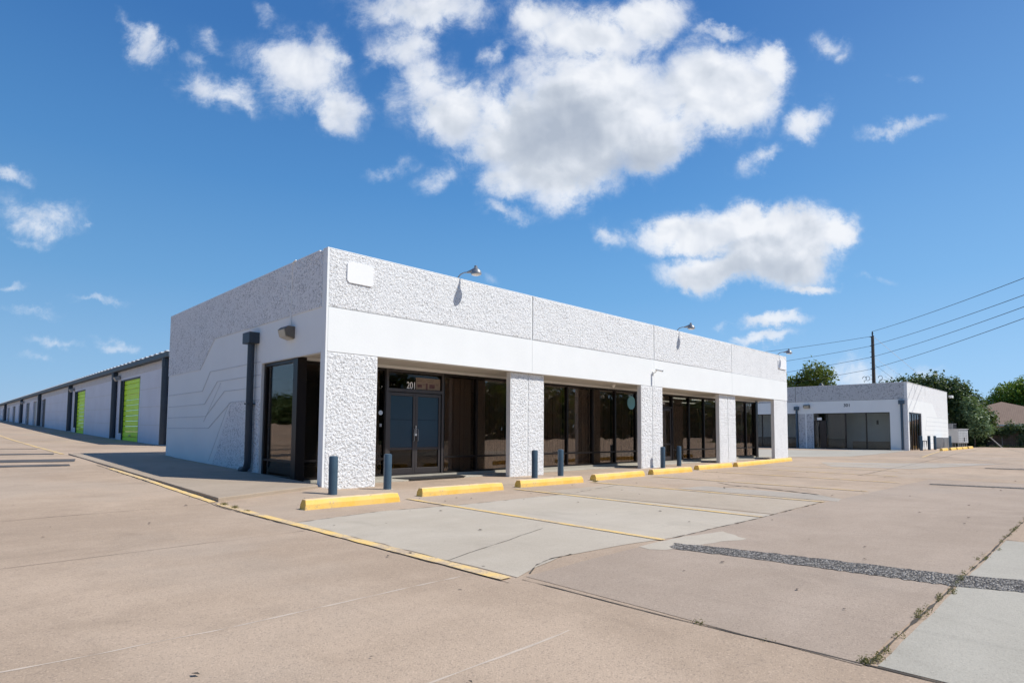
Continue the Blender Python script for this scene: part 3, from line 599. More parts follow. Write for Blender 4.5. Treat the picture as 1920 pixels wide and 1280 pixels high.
B().tube([(-.02, -.12, .13), (.12, -.33, .07)], .042, 12).build('camera_body', LENS, t, True); B().tube([(.121, -.331, .0695), (.13, -.345, .066)], .036, 12).build('camera_lens', BLACK, t)
t = thing('soffit_lamp', 'small white dome lamp under the soffit beside the near pillar', 'lamp', (.62, .75, 2.959))
B().tube([(0, 0, 0), (0, 0, -.06), (0, 0, -.15), (0, 0, -.17)], [.05, .07, .06, .03], 14).build('lamp_shade', TRIM, t, True); B().tube([(0, 0, .0), (0, 0, -.012)], .085, 14).build('mounting_plate', TRIM, t)
t = thing('dome_camera', 'small white dome camera under the soffit left of the third pillar', 'camera', (11.3, .7, 2.959))
B().tube([(0, 0, 0), (0, 0, -.05)], .07, 14).build('camera_base', TRIM, t, True); B().tube([(0, 0, -.051), (0, 0, -.10), (0, 0, -.12)], [.055, .045, .01], 14).build('camera_dome', LENS, t, True)
# door mat
dm = B(); dm.prism([(2.75, .72), (4.55, .72), (4.75, 1.36), (2.62, 1.36)], 'z', .037, .052)
tag(dm.build('door_mat', MATF), 'black rubber mat lying in front of the blue double doors', 'door mat')
# ------------------------------------------------------------------ bollards and wheel stops
def bollard(x, y, label, z=0., r=.085, h=.76, group='slate blue bollards before the pillars'):
    t = thing('bollard', label, 'bollard', (x, y, z), 0, group)
    B().tube([(0, 0, -.05), (0, 0, h-.03), (0, 0, h-.012), (0, 0, h)], [r, r, r*.94, r*.6], 24).build('post', SLATE, t, True)
    B().tube([(0, 0, .0), (0, 0, .006)], r*1.5, 20).build('footing', LIGHTC if h > .7 else GREYC, t)
    return t
bl = [(-.34, -1.13, 'slate bollard in front of the near corner pillar'), (1.12, -.76, 'slate bollard before the blue double doors'), (5.86, -.62, 'slate bollard covering the foot of the second pillar'),
      (7.05, -.52, 'slate bollard with white footing just right of the second pillar'), (12.82, -.34, 'slate bollard at the foot of the third pillar'), (14.45, -.05, 'slate bollard before the single dark door')]
for x, y, l in bl: bollard(x, y, l)
def stop_mesh(ln, seed):
    r_ = np.random.default_rng(seed); n = max(6, int(ln/.09)); prof = [(-.10, 0), (-.095, .075), (-.055, .145), (.055, .145), (.095, .075), (.10, 0)]
    b = B(); vs = []
    for i in range(n+1):
        x = ln*i/n; k = 1-.0*(i in (0, n))
        e = .03 if i in (0, n) else 0
        for (y, z) in prof: vs.append((x+e*(1 if i == 0 else -1)*(z/.145)*.9, y*k+r_.normal()*.0015, z*(1-.02*(i in (0, n)))+(r_.normal()*.0025 if z else -.01)))
    m_ = len(prof); fs = [(i*m_+j, (i+1)*m_+j, (i+1)*m_+j+1, i*m_+j+1) for i in range(n) for j in range(m_-1)]
    fs += [tuple(range(m_))[::-1], tuple(n*m_+j for j in range(m_))]; b.add(vs, fs); return b
def wheel_stop(x0, x1, y0, y1, label, seed, z=0., group='yellow wheel stops in front of the long building', hs=1.):
    ln = math.hypot(x1-x0, y1-y0)
    o = stop_mesh(ln, seed).build('wheel_stop', YEL, bevel=.008, seg=2); o.location = (x0, y0, z); o.rotation_euler = (0, 0, math.atan2(y1-y0, x1-x0)); o.scale = (1, 1, hs)
    return tag(o, label, 'wheel stop', group)
ws = [(-1.72, .04, -2.76, -2.76, 'yellow wheel stop nearest the white corner, below the first bollard'), (.80, 2.92, -2.36, -2.40, 'yellow wheel stop in front of the blue double doors'),
      (3.56, 5.77, -2.26, -2.30, 'yellow wheel stop before the second pillar and its two bollards'), (6.42, 8.88, -2.17, -2.06, 'yellow wheel stop before the windows between second and third pillar'),
      (9.5, 11.8, -1.95, -1.97, 'yellow wheel stop before the third pillar and its two bollards'), (12.75, 15.5, -1.68, -1.58, 'yellow wheel stop before the fourth pillar'), (15.75, 22.8, -1.66, -1.02, 'extra long yellow wheel stop at the far end of the row')]
for i, (a, c, y0, y1, l) in enumerate(ws): wheel_stop(a, c, y0, y1, l, i, hs=1.1)
# ------------------------------------------------------------------ far building (301)
X2, Y2, Z2 = 46.14, -.87, .10
M2 = thing('annex_building', 'lower white building across the lot numbered 301 with shaded front and sunlit side', 'building')
XE, YE = 61.1, 31.
f = .2
part('front_wall', WHITE, M2, (X2, X2+f, Y2+.2, .31, 0, 2.97), (X2, X2+f, Y2+.2, YE, 2.97, 3.94), (X2, X2+f, 5.83, 7.02, 0, 2.97), (X2, X2+f, 11.7, 13, 0, 2.97), (X2, X2+f, 18, 19.2, 0, 2.97), (X2, X2+f, 24, YE, 0, 2.97))
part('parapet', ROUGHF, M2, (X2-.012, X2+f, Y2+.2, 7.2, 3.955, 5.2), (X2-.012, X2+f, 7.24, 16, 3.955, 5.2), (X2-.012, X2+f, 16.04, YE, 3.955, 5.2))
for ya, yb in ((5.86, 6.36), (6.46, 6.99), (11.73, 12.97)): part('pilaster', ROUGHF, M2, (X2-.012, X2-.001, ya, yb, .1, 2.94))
part('side_wall', mat('rough_side_paint', (.8, .8, .8), .85, fn=rough_fn((.80,.80,.80), (.5, .5, .5), sc=30., cover=.45)), M2, (X2, 46.50, Y2, Y2+.2, 0, 5.2), (46.5, 50.5, Y2, Y2+.2, 2.95, 5.2), (50.5, XE, Y2, Y2+.2, 0, 5.2), (XE-.2, XE, Y2+.2, YE, 0, 5.2))
rg = B()
for k in range(7):
    z = .55+.36*k; rg.box(51.0+.25*k, 60.5, Y2-.012, Y2-.001, z, z+.03)
for k in range(7):
    z = .55+.36*k; x = 51+.25*k; rg.prism([(x-.03, z), (x+.0, z), (x-.25, z-.36), (x-.28, z-.36)], 'y', Y2-.013, Y2-.0011)
rg.build('relief_groove', GROOVE, M2)
B().prism([(46.2, 2.97), (50.55, 2.97), (50.55, .12), (60.95, .12), (60.95, 2.75), (56.5, 2.75), (54.6, 3.9), (46.2, 3.9)], 'y', Y2-.008, Y2-.0005).build('smooth_relief', WHITE, M2)
part('roof', ROOFM, M2, (X2+f, XE-.2, Y2+.2, YE, 4.7, 4.8)); part('coping', WHITE, M2, (X2-.02, XE, Y2-.02, Y2+.3, 5.201, 5.225), (X2-.02, X2+.3, Y2+.301, YE, 5.201, 5.225))
part('floor', GREYC, M2, (X2+f, XE-.2, Y2+.2, YE, .02, .14)); part('ceiling', CEIL, M2, (X2+f, XE-.2, Y2+.2, YE, 2.98, 3.03))
INW = V('pale_interior_wall', (.72, .80, .84), .8); TEAL = V('dark_teal_wainscot', (.025, .05, .06), .7)
part('interior_wall', INW, M2, (X2+1.7, X2+1.8, Y2+.2, 4.9, .14, 2.98), (X2+1.7, X2+1.8, 7.2, 24, .14, 2.98)); part('wainscot', BLUEC, M2, (X2+1.66, X2+1.698, Y2+.2, 3.4, .14, .72))
part('wainscot', TEAL, M2, (X2+.35, X2+.4, 3.45, 4.9, .14, .95), (X2+.35, X2+.4, 7.1, 11.6, .14, 1.0)); part('window_blind', BLIND, M2, (X2+.36, X2+.39, 3.45, 4.9, .96, 2.97))
part('stair_rail', LENS, M2, (X2+.30, X2+.34, 4.86, 4.9, 1.0, 2.9))
part('wall_fixture', BLACK, M2, (X2+1.6, X2+1.69, 1.5, 1.62, 2.05, 2.4))
def glaze(y0, y1, ms, z1=2.97, door=None):
    xs_ = X2+.10; ys_ = [y0]+ms+[y1]
    for a, c in zip(ys_[:-1], ys_[1:]):
        fb = B(); fb.box(xs_-.04, xs_+.04, a, a+.045, .1, z1); fb.box(xs_-.04, xs_+.04, c-.045, c, .1, z1); fb.box(xs_-.035, xs_+.035, a+.045, c-.045, .1, .17); fb.box(xs_-.035, xs_+.035, a+.045, c-.045, z1-.06, z1)
        o = fb.build('window_frame', BRONZE, M2)
        part('window_glass', GLASS2, o, (xs_-.004, xs_+.004, a+.045, c-.045, .17, z1-.06))
glaze(.31, 4.9, [1.94, 3.43]); glaze(7.02, 11.7, [8.0, 9.1, 10.1]); glaze(13, 18, [14.3, 15.6, 16.8]); glaze(19.2, 24, [20.5, 21.8])
dd = part('door', BRONZE, M2, (X2+.07, X2+.13, 4.905, 5.0, .14, 2.3), (X2+.07, X2+.13, 5.74, 5.825, .14, 2.3), (X2+.07, X2+.13, 4.905, 5.825, 2.301, 2.38), (X2+.075, X2+.125, 5.0, 5.35, .14, 2.3))
part('door_glass', GLASS2, dd, (X2+.098, X2+.102, 5.35, 5.74, .14, 2.3), (X2+.098, X2+.102, 4.905, 5.825, 2.381, 2.97))
part('door_blind', BLIND, dd, (X2+.2, X2+.22, 5.5, 5.68, .2, 2.25)); part('door_sign', LENS, dd, (X2+.06, X2+.09, 5.2, 5.55, 2.42, 2.62)); 
text('building_number', '301', .34, mat('dark_number', (.035, .035, .045), .6), M2, (X2-.004, 3.52, 3.46), (R(90), 0, R(-90)), .012, 1.0)
# dark window on the sunlit side
wb = B()
for x in (46.52, 47.6, 48.4, 49.2, 50.0, 50.36): wb.box(x, x+.12, Y2+.05, Y2+.12, .1, 2.94)
wb.box(46.64, 50.36, Y2+.051, Y2+.119, 2.84, 2.94); o = wb.build('window_frame', BRONZE, M2)
part('window_glass', GLASS, o, (46.6, 50.4, Y2+.078, Y2+.088, .1, 2.84)); part('window_blind', BLIND, o, (47.7, 49.9, Y2+.25, Y2+.27, .14, 2.8))
for y, zt in ((7.12, 3.56), (-.5, 3.86)):
    q = B().tube([(X2-.09, y, zt-.2), (X2-.09, y, .14)], .085, 12).build('downspout', SLATE, M2, True); part('downspout_head', SLATE, q, (X2-.2, X2-.014, y-.19, y+.19, zt-.3, zt), bevel=.01)
for x in (48.6, 52.1): part('scupper_stain', V('stain', (.25, .25, .25), .9) if x < 50 else bpy.data.materials['stain'], M2, (x, x+.05, Y2-.005, Y2-.0012, 4.5, 5.1))
part('roof_flashing', TRIM, M2, (X2-.021, X2-.013, 9.5, 16, 5.15, 5.2))
t = thing('roof_vent', 'small dark roof vent standing above the shaded parapet of the 301 building', 'roof vent', (50, 6.4, 4.8))
B().tube([(0, 0, 0), (0, 0, .75)], .09, 10).build('pipe', SLATED, t, True); B().tube([(0, 0, .76), (0, 0, .80), (0, 0, .98)], [.22, .2, .04], 12).build('cap', SLATED, t, True)
t = thing('wall_floodlight', 'small white floodlight on the far sunlit end of the 301 building', 'lamp', (XE, Y2, 4.7))
part('lamp_head', LENS, t, (.15, .9, -.35, -.1, 0, .22)); part('bracket', GALV, t, (.0, .2, -.2, -.12, .05, .1))
# wind-blown things by the far building
for i, (x, y, l) in enumerate([(46.9, -1.5, 'slate bollard by the dark side window of the 301 building, first of four'), (49.3, -1.55, 'slate bollard at the right edge of the dark side window'), (51.0, -1.62, 'slate bollard standing alone before the sunlit relief wall'), (55.4, -1.9, 'farthest slate bollard beside the grey cabinet')]):
    bollard(x, y, l, .07, .10, 1.12, 'far bollards beside the 301 building')
t = thing('bike_rack', 'low dark metal rail between two far bollards', 'rail', (48.1, -1.5, .08))
B().tube([(-.6, 0, 0), (-.6, 0, .72), (.6, 0, .72), (.6, 0, 0)], .035, 8).build('rail', SLATED, t, True); B().tube([(0, 0, 0), (0, 0, .7)], .02, 6).build('picket', SLATED, t, True)
t = thing('grey_cabinet', 'low grey utility cabinet against the sunlit wall behind the farthest bollard', 'cabinet', (56.8, -1.2, .05))
part('cabinet_body', GALV, t, (-1.7, 1.2, -.3, .3, .08, 1.0), bevel=.02); part('cabinet_base', GREYC, t, (-1.8, 1.3, -.34, .3, 0, .079))
part('cabinet_door', GALV, t, (-1.5, -.3, -.315, -.301, .15, .93), (-.2, 1.0, -.315, -.301, .15, .93))
for i, (x0, l) in enumerate([(46.9, 'yellow wheel stop nearest the slanted yellow line by the 301 building'), (50.3, 'second yellow wheel stop of the far row beside the 301 wall'), (53.0, 'third yellow wheel stop of the far row, middle one'), (55.6, 'fourth yellow wheel stop of the far row before the white unit'), (58.6, 'last and farthest yellow wheel stop by the hedge')]):
    wheel_stop(x0, x0+2.2, -2.72+.02*i, -2.70+.02*i, l, 20+i, .075, 'far yellow wheel stops', 1.4)
# big white air unit
t = thing('air_unit', 'boxy white rooftop style air unit on a stand past the end of the 301 building', 'air conditioner', (63.2, -1.05, .05), R(-22))
UN = V('unit_paint', (.62, .63, .62), .5, amt=.04)
part('cabinet', UN, t, (-.55, .9, -.6, .6, .48, 1.75), bevel=.02); part('unit_lid', UN, t, (-.6, .95, -.65, .65, 1.751, 1.80))
gb = B()
for i in range(6):
    for j in range(7): gb.box(-.48+.22*i, -.36+.22*i, -.615, -.601, .56+.165*j, .66+.165*j)
gb.build('vent_grille', V('grille_grey', (.38, .39, .40), .6), t)
part('unit_handle', BLACK, t, (.25, .33, -.63, -.616, .62, 1.0))
sb = B()
for x in (-.45, -.2, .1, .4, .75):
    for y in (-.5, .5): sb.box(x, x+.06, y-.03, y+.03, 0, .479)
sb.build('stand', GALV, t)
part('duct_hood', GALV, t, (-.5, -.44, -.1, .5, 1.801, 2.25), (-.439, .1, .42, .5, 1.801, 2.25), (-.5, .1, -.1, .5, 2.251, 2.29)); part('duct_opening', BLACK, t, (-.438, .08, -.09, .41, 1.802, 2.2))
# ------------------------------------------------------------------ garage row on the left
GX = 2.35
M3 = thing('storage_row', 'long storage building with grey white walls, dark roof edge and lime green doors', 'building')
def gz(y): return float(np.interp(y, *LP))
y0g, y1g = 19.9, 230.
wl = B()
doors = [(25.7, 29.6, 'g'), (41.0, 44.4, 'g')]
rest = [(60.4, 63), (66.5, 69.2), (72.3, 75.4), (79.6, 82.4), (86, 89), (92.5, 95.5), (99, 102), (106, 109), (113, 116), (121, 124), (130, 134), (142, 146), (156, 160)]
allo = sorted([(a, c) for a, c, _ in doors]+rest)
prev = y0g
def seg(b, a, c, z1, x0=GX, x1=GX+.2, lo=-.1, z0f=None):
    n = max(1, int((c-a)/8)); ys_ = np.linspace(a, c, n+1)
    poly = [(float(y), gz(y)+lo) for y in ys_]+[(c, z1), (a, z1)]; b.prism(poly, 'x', x0, x1)
dh = lambda y: min(4.30, gz(y)+3.35)
for a, c in allo+[(y1g, None)]:
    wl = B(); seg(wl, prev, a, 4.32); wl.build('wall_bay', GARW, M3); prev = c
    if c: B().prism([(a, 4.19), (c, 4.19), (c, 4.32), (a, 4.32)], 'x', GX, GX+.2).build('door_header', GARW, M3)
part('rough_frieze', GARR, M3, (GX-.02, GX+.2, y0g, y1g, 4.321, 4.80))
part('rear_wall', GARW, M3, (GX+.2, 30, y0g, y0g+.2, 0, 4.9))
gg = B()
for a, c in [(y0g+.9, 25.6), (31.6, 40.5), (46.6, 59.8)]:
    for k in range(1, 4):
        n = 3; ys_ = np.linspace(a, c, n+1)
        for i in range(n):
            zf = lambda y: gz(y)+(4.32-gz(y))*k/4
            gg.prism([(ys_[i], zf(ys_[i])), (ys_[i+1], zf(ys_[i+1])), (ys_[i+1], zf(ys_[i+1])+.03), (ys_[i], zf(ys_[i])+.03)], 'x', GX-.012, GX-.0005)
gg.build('wall_groove', GROOVE, M3)
part('roof_gutter', SLATED, M3, (GX-.28, GX+.1, y0g-.15, y1g, 4.72, 4.98), bevel=.02)
rb = B(); y = y0g-.1
while y < 150:
    rb.box(GX-.3, GX+8, y, y+.45, 4.982, 5.03); y += .9
rb.build('roof_rib', ROOFM, M3); part('roof', ROOFM, M3, (GX+.1, GX+8, y0g-.1, y1g, 4.9, 4.981))
for i, y in enumerate([20.4, 31.1, 46.3, 61.8+1.6, 78.2, 96.8, 118]):
    q = B().tube([(GX-.14, y, 4.70), (GX-.14, y, gz(y)+.05)], .15 if i else .17, 10).build('downspout', SLATED, M3, True)
    part('downspout_head', SLATED, q, (GX-.27, GX-.021, y-.22, y+.22, 4.3, 4.7))
part('corner_post', SLATED, M3, (GX-.03, GX+.2, y0g-.08, y0g-.001, gz(20)-.1, 4.72))
for a, c, _ in doors:
    z0 = min(gz(a), gz(c))-.03; zt = 4.19
    db = B(); n = 12; x = GX+.10
    for i in range(n):
        za = z0+(zt-z0)*i/n; zb = z0+(zt-z0)*(i+1)/n
        db.prism([(x, za), (x-.028, za+.02), (x-.028, zb-.04), (x, zb-.02), (x+.03, zb-.02), (x+.03, za)], 'y', a+.08, c-.08)
    dd = db.build('roll_up_door', GREEN, M3)
    part('door_jamb', SLATED, M3, (GX+.0, GX+.19, a+.002, a+.078, z0, 4.19), (GX+.0, GX+.19, c-.078, c-.002, z0, 4.19), (GX+.001, GX+.19, a+.08, c-.08, 4.10, 4.185)); part('door_handle', GALV, dd, ((GX+.0), GX+.05, (a+c)/2-.15, (a+c)/2+.15, z0+.35, z0+.40))
    part('light_stop', SLATED, M3, (GX-.10, GX-.001, c+.02, c+.16, z0+.5, 4.15))
for i, (a, c) in enumerate(rest):
    z0 = gz(a)-.03; zt = 4.19; db = B()
    db.box(GX+.12, GX+.16, a+.02, c-.02, z0, zt)
    for k in range(6): db.box(GX+.10, GX+.119, a+.02, c-.02, z0+(zt-z0)*k/6, z0+(zt-z0)*k/6+.05)
    db.build('roll_up_door', SLATED if i % 2 == 0 else bpy.data.materials['grey_galvanised_metal'], M3)
for i, (y, l) in enumerate([(30.3, 'white floodlight under the storage roof edge right of the far green door, nearest one'), (45.4, 'white floodlight under the storage roof edge left of the far green door'), (77, 'tiny white floodlight far down the storage row')]):
    t = thing('flood_lamp', l, 'lamp', (GX-.03, y, 4.45), 0, 'floodlights along the storage row')
    B().box(-.34, -.06, -.18, .18, -.16, .06, Matrix.Rotation(R(-25), 4, 'Y')).build('lamp_head', GALV, t, bevel=.01)
    B().box(-.30, -.08, -.15, .15, -.185, -.162, Matrix.Rotation(R(-25), 4, 'Y')).build('lamp_lens', LENS, t); part('bracket', GALV, t, (-.1, 0, -.04, .04, -.05, .03))
# ------------------------------------------------------------------ utility pole and wires
t = thing('utility_pole', 'tall weathered wooden utility pole behind the 301 building', 'utility pole', (75, 8.6, 0))
B().tube([(0, 0, 0), (0, 0, 13.0), (.0, 0, 13.15)], [.24, .17, .13], 12).build('post', WOODP, t, True)
B().tube([(0, 0, 13.15), (0, 0, 13.5), (0, 0, 13.75)], [.07, .10, .05], 8).build('top_insulator', SLATED, t, True)
for z in (13.1, 12.0, 10.65, 9.2): B().tube([(-.28, -.18, z), (.1, .3, z)], [.09, .05], 8).build('insulator', SLATED, t, True)
for dy, s_ in ((1.0, 1), (.65, -1), (-.7, 1)):
    c_ = B(); c_.tube([(0, dy+.22*math.cos(a), 8.05+.26*math.sin(a)) for a in np.linspace(0, 5.2, 14)], .03, 6); c_.build('cable_coil', WIRE, t, True)
for z in (9.9, 8.4, 11.2, 7.9): part('pole_step', GALV, t, (-.05, .03, .18, .34, z, z+.05))
def wire(a, c, sag, rad, label, n=24, m_=None):
    a = Vector(a); c = Vector(c); pts = [a.lerp(c, i/n)-Vector((0, 0, sag*4*(i/n)*(1-i/n))) for i in range(n+1)]
    o = B().tube(pts, rad, 5).build('power_line', m_ or WIRE); return tag(o, label, 'cable', 'overhead wires at the utility pole')
e = (10., -26.15)
rw = [((75, 8.6, 13.72), 12.32+.0, 'highest wire running right from the pole tip'), ((74.9, 8.5, 12.05), 11.35, 'second wire from the top, right of the pole'), ((74.9, 8.5, 10.65), 10.6, 'third wire from the top, right of the pole'), ((74.9, 8.5, 9.25), 10.0, 'lowest wire running right from the pole')]
seen = [(43.885, -8.029, 11.39), (43.97, -7.98, 10.297), (44.03, -7.95, 9.544), (44.09, -7.92, 8.805)]
mids = [12.224, 10.882, 9.906, 8.95]
for (a, ze, l), s_, mz in zip(rw, seen, mids):
    # parabola through the pole, a survey height mid-span and the height at the second survey point
    A0 = Vector((75, 8.6)); dirn = (Vector(e)-A0); Lh = dirn.length; dirn.normalize()
    t1 = (Vector((54.6, -2.3))-A0).length; t2 = (Vector((44, -7.96))-A0).length
    z0 = a[2]; k = np.polyfit([0, t1, t2], [z0, mz, s_[2]], 2); k2 = max(k[0], .0005)
    if k2 != k[0]: k = np.array([k2, (s_[2]-z0-k2*t2*t2)/t2, z0])
    pts = [(75+dirn.x*q, 8.6+dirn.y*q, float(np.polyval(k, q))) for q in np.linspace(0, Lh, 40)]
    tag(B().tube(pts, .022, 5).build('power_line', WIRE), l, 'cable', 'overhead wires at the utility pole')
for (z0, z1, l) in ((13.15, 12.07, 'highest wire running left from the pole'), (12.0, 10.48, 'second wire from the top, left of the pole'), (10.64, 9.0, 'third wire from the top, left of the pole'), (9.2, 7.55, 'lowest wire running left from the pole')):
    q = 9.4; k = (z1-z0)/q; A0 = Vector((75, 8.6)); dn_ = Vector((-11, 41.4)).normalized()
    pts = [(75+dn_.x*s_, 8.6+dn_.y*s_, z0+(k-.004)*s_*max(0, 1-s_/60)+.0015*s_*s_*.0) for s_ in np.linspace(0, 43, 24)]
    tag(B().tube(pts, .022, 5).build('power_line', WIRE), l, 'cable', 'overhead wires at the utility pole')
for (z0, y1, z1, l, mm, rr) in ((13.0, 2.6, 7.1, 'pale guy wire slanting down right from the top of the pole', GUY, .022), (10.5, 3.9, 7.0, 'thinner guy wire slanting down right from mid pole', GUY, .014), (9.6, 5.2, 7.2, 'lowest dark guy wire beside the pole', WIRE, .013)):
    o = B().tube([(75, 8.4, z0), (75.5, y1-1.4, z1-2)], rr, 5).build('guy_wire', mm); tag(o, l, 'cable', 'guy wires of the utility pole')
t = thing('utility_pole', 'second wooden utility pole standing beyond the right edge behind the camera', 'utility pole', (10, -26.15, 0)); B().tube([(0, 0, 0), (0, 0, 13.)], [.2, .16], 12).build('post', WOODP, t, True)
# ------------------------------------------------------------------ trees
def leafmat(name, a, c, tr=.25):
    m_ = bpy.data.materials.new(name); m_.use_nodes = True; nt = m_.node_tree; nt.nodes.clear(); t = NT(nt)
    geo = t.n('ShaderNodeNewGeometry'); rnd = geo.outputs['Random Per Island']
    v = t.n('ShaderNodeTexCoord').outputs['Object']
    f = t.m('ADD', t.m('MULTIPLY', rnd, .6), t.m('MULTIPLY', noise(t, v, .8, 3.), .55))
    col = t.mix(f, a, c)
    d = t.n('ShaderNodeBsdfPrincipled', {'Base Color': col, 'Roughness': .5, 'Specular IOR Level': .35}); tl = t.n('ShaderNodeBsdfTranslucent', {'Color': t.mix(.35, col, (.35, .45, .05))})
    mx = t.n('ShaderNodeMixShader', {0: tr, 1: d.outputs[0], 2: tl.outputs[0]}); L(t, mx.outputs[0], t.n('ShaderNodeOutputMaterial').inputs[0]); return m_
BARK = V('bark', (.11, .085, .065), .95, amt=.3, sc=4, bsc=30, bd=.01)
def crown(name, blobs_, nleaf, size, m_, parent, clump=9, shell=.55, seed=0):
    """leaf faces scattered in twig clumps through the crown volume"""
    r_ = np.random.default_rng(seed); bl_ = np.array(blobs_, float); vol = np.prod(bl_[:, 3:6], axis=1); pr = vol/vol.sum()
    nc = nleaf//clump; k = r_.choice(len(bl_), nc, p=pr); d = r_.normal(size=(nc, 3)); d /= np.linalg.norm(d, axis=1)[:, None]
    rad = shell+(1.04-shell)*r_.random(nc)**.6; rad *= 1+.10*r_.normal(size=nc)
    P = bl_[k, :3]+d*rad[:, None]*bl_[k, 3:6]
    P = np.repeat(P, clump, 0)+r_.normal(size=(nc*clump, 3))*size*1.5; n = len(P); D_ = np.repeat(d, clump, 0)
    nr = D_*.6+r_.normal(size=(n, 3))*.6+np.array([0, 0, .35]); nr /= np.linalg.norm(nr, axis=1)[:, None]
    a = np.cross(nr, r_.normal(size=(n, 3))); a /= np.linalg.norm(a, axis=1)[:, None]; b_ = np.cross(nr, a)
    s_ = size*(.6+.8*r_.random(n))[:, None]
    vs = np.stack([P-a*s_, P-b_*s_*.5+nr*s_*.12, P+a*s_, P+b_*s_*.5+nr*s_*.12], 1).reshape(-1, 3)
    me = bpy.data.meshes.new(name); me.vertices.add(4*n); me.vertices.foreach_set('co', vs.astype(np.float32).ravel())
    me.loops.add(4*n); me.loops.foreach_set('vertex_index', np.arange(4*n, dtype=np.int32)); me.polygons.add(n)
    me.polygons.foreach_set('loop_start', np.arange(0, 4*n, 4, dtype=np.int32)); me.update(); me.validate(); me.materials.append(m_)
    o = bpy.data.objects.new(name, me); C.objects.link(o); o.parent = parent; return o
def tree(name, label, loc, blobs_, nleaf, size, m_, group=None, trunk_r=.22, seed=0, shell=.45, cat='tree'):
    t = thing(name, label, cat, loc, 0, group); tb = B(); top = max(b_[2] for b_ in blobs_)
    lo = min(b_[2]-b_[5] for b_ in blobs_); base = Vector((0, 0, -.1)); fork = Vector((.1, .05, max(lo*.9, top*.35)))
    tb.tube([base, base.lerp(fork, .5)+Vector((.05, -.04, 0)), fork], [trunk_r, trunk_r*.8, trunk_r*.7], 9)
    for b_ in blobs_:
        c_ = Vector(b_[:3]); tb.tube([fork, fork.lerp(c_, .55)+Vector((0, 0, .2)), c_], [trunk_r*.5, trunk_r*.3, trunk_r*.1], 6)
        for j in range(3):
            an = j*2.1+b_[0]; tb.tube([fork.lerp(c_, .6), c_+Vector((math.cos(an)*b_[3]*.7, math.sin(an)*b_[4]*.7, b_[5]*.35))], [trunk_r*.18, trunk_r*.05], 5)
    tb.build('trunk', BARK, t, True); crown('crown', blobs_, nleaf, size, m_, t, seed=seed, shell=shell); return t
LF1 = leafmat('sunny_leaf', (.05, .085, .012), (.16, .20, .03), .3); LF2 = leafmat('dark_leaf', (.022, .05, .018), (.07, .115, .04)); LF3 = leafmat('bright_leaf', (.05, .12, .008), (.15, .25, .02), .3)
LF4 = leafmat('vine_leaf', (.025, .055, .022), (.08, .14, .07))
tree('leafy_tree', 'loose sunlit tree rising behind the parapet where the two buildings meet', (80, 17.6, 0), [(.2, 1.6, 8.3, 1.6, 1.3, 1.2), (.2, -.4, 9.3, 1.8, 1.6, 1.75), (-.3, -2.2, 8.8, 1.5, 1.05, 1.5), (0, .6, 7.3, 2, 2.4, 1.2), (.3, 2.9, 7.9, 1.4, 1.2, 1.6), (0, -1.6, 7.0, 1.8, 1.6, 1.0)], 5200, .20, LF1, seed=3, shell=.35)
tree('broadleaf_tree', 'dark broadleaf tree behind the sunlit end of the 301 building', (70, 1.9, 0), [(0, 1.6, 6.2, 2.0, 1.5, 1.3), (0, -.2, 5.7, 2.0, 1.6, 1.9), (.2, -1.6, 4.6, 1.7, 1.3, 1.9), (0, 3.6, 6.2, 1.6, 1.3, 1.0), (0, .8, 4.0, 2.2, 2.2, 2.2), (0, 5.3, 6.3, 1.4, 1.0, .45)], 14000, .17, LF2, seed=5, shell=.3)
tree('broadleaf_tree', 'bushy dark tree with a tall leafy spire right of the 301 building', (69, -.9, 0), [(0, .6, 6.0, 1.0, .6, 1.0), (0, .1, 5.0, 1.3, .9, 1.5), (-.2, -.6, 3.6, 1.6, 1.2, 1.7), (-.5, -1.5, 2.6, 1.4, 1.1, 1.3), (0, .3, 1.6, 1.6, 1.5, 1.4)], 13000, .15, LF2, seed=8, shell=.3, trunk_r=.15)
tree('leafy_bush', 'light green leafy bush in front of the dark trees beside the brown roof', (67, -2.0, 0), [(0, .3, 4.1, .8, .55, .9), (-.1, -.2, 3.0, 1.0, .8, 1.0), (0, -.5, 1.9, .9, .8, .9)], 4500, .12, leafmat('pale_leaf', (.07, .13, .05), (.20, .28, .14)), seed=9, shell=.4, trunk_r=.07, cat='bush')
tree('round_tree', 'large rounded bright green tree behind the brown roof', (102, -2.6, 0), [(0, 3.0, 5.2, 2.5, 1.3, 1.5), (0, 2.6, 3.6, 2.5, 1.8, 1.6), (0, .9, 6.9, 3, 1.9, 1.6), (0, -1.9, 7.0, 3.2, 2.6, 2.4), (0, -.2, 5.6, 3, 2.6, 2.0), (1, -4.6, 7.0, 3, 2.4, 2.4)], 26000, .17, LF3, seed=12, shell=.72, trunk_r=.35)
tree('distant_tree', 'dark crown of a distant tree peeking over the rounded green tree', (125, -5.4, 0), [(0, 0, 11.2, 1.6, 1.4, .7), (0, -1.3, 10.8, 1.6, 1.4, .9), (0, 1.1, 10.4, 1.6, 1.2, .8)], 2500, .2, LF2, seed=13, shell=.5)
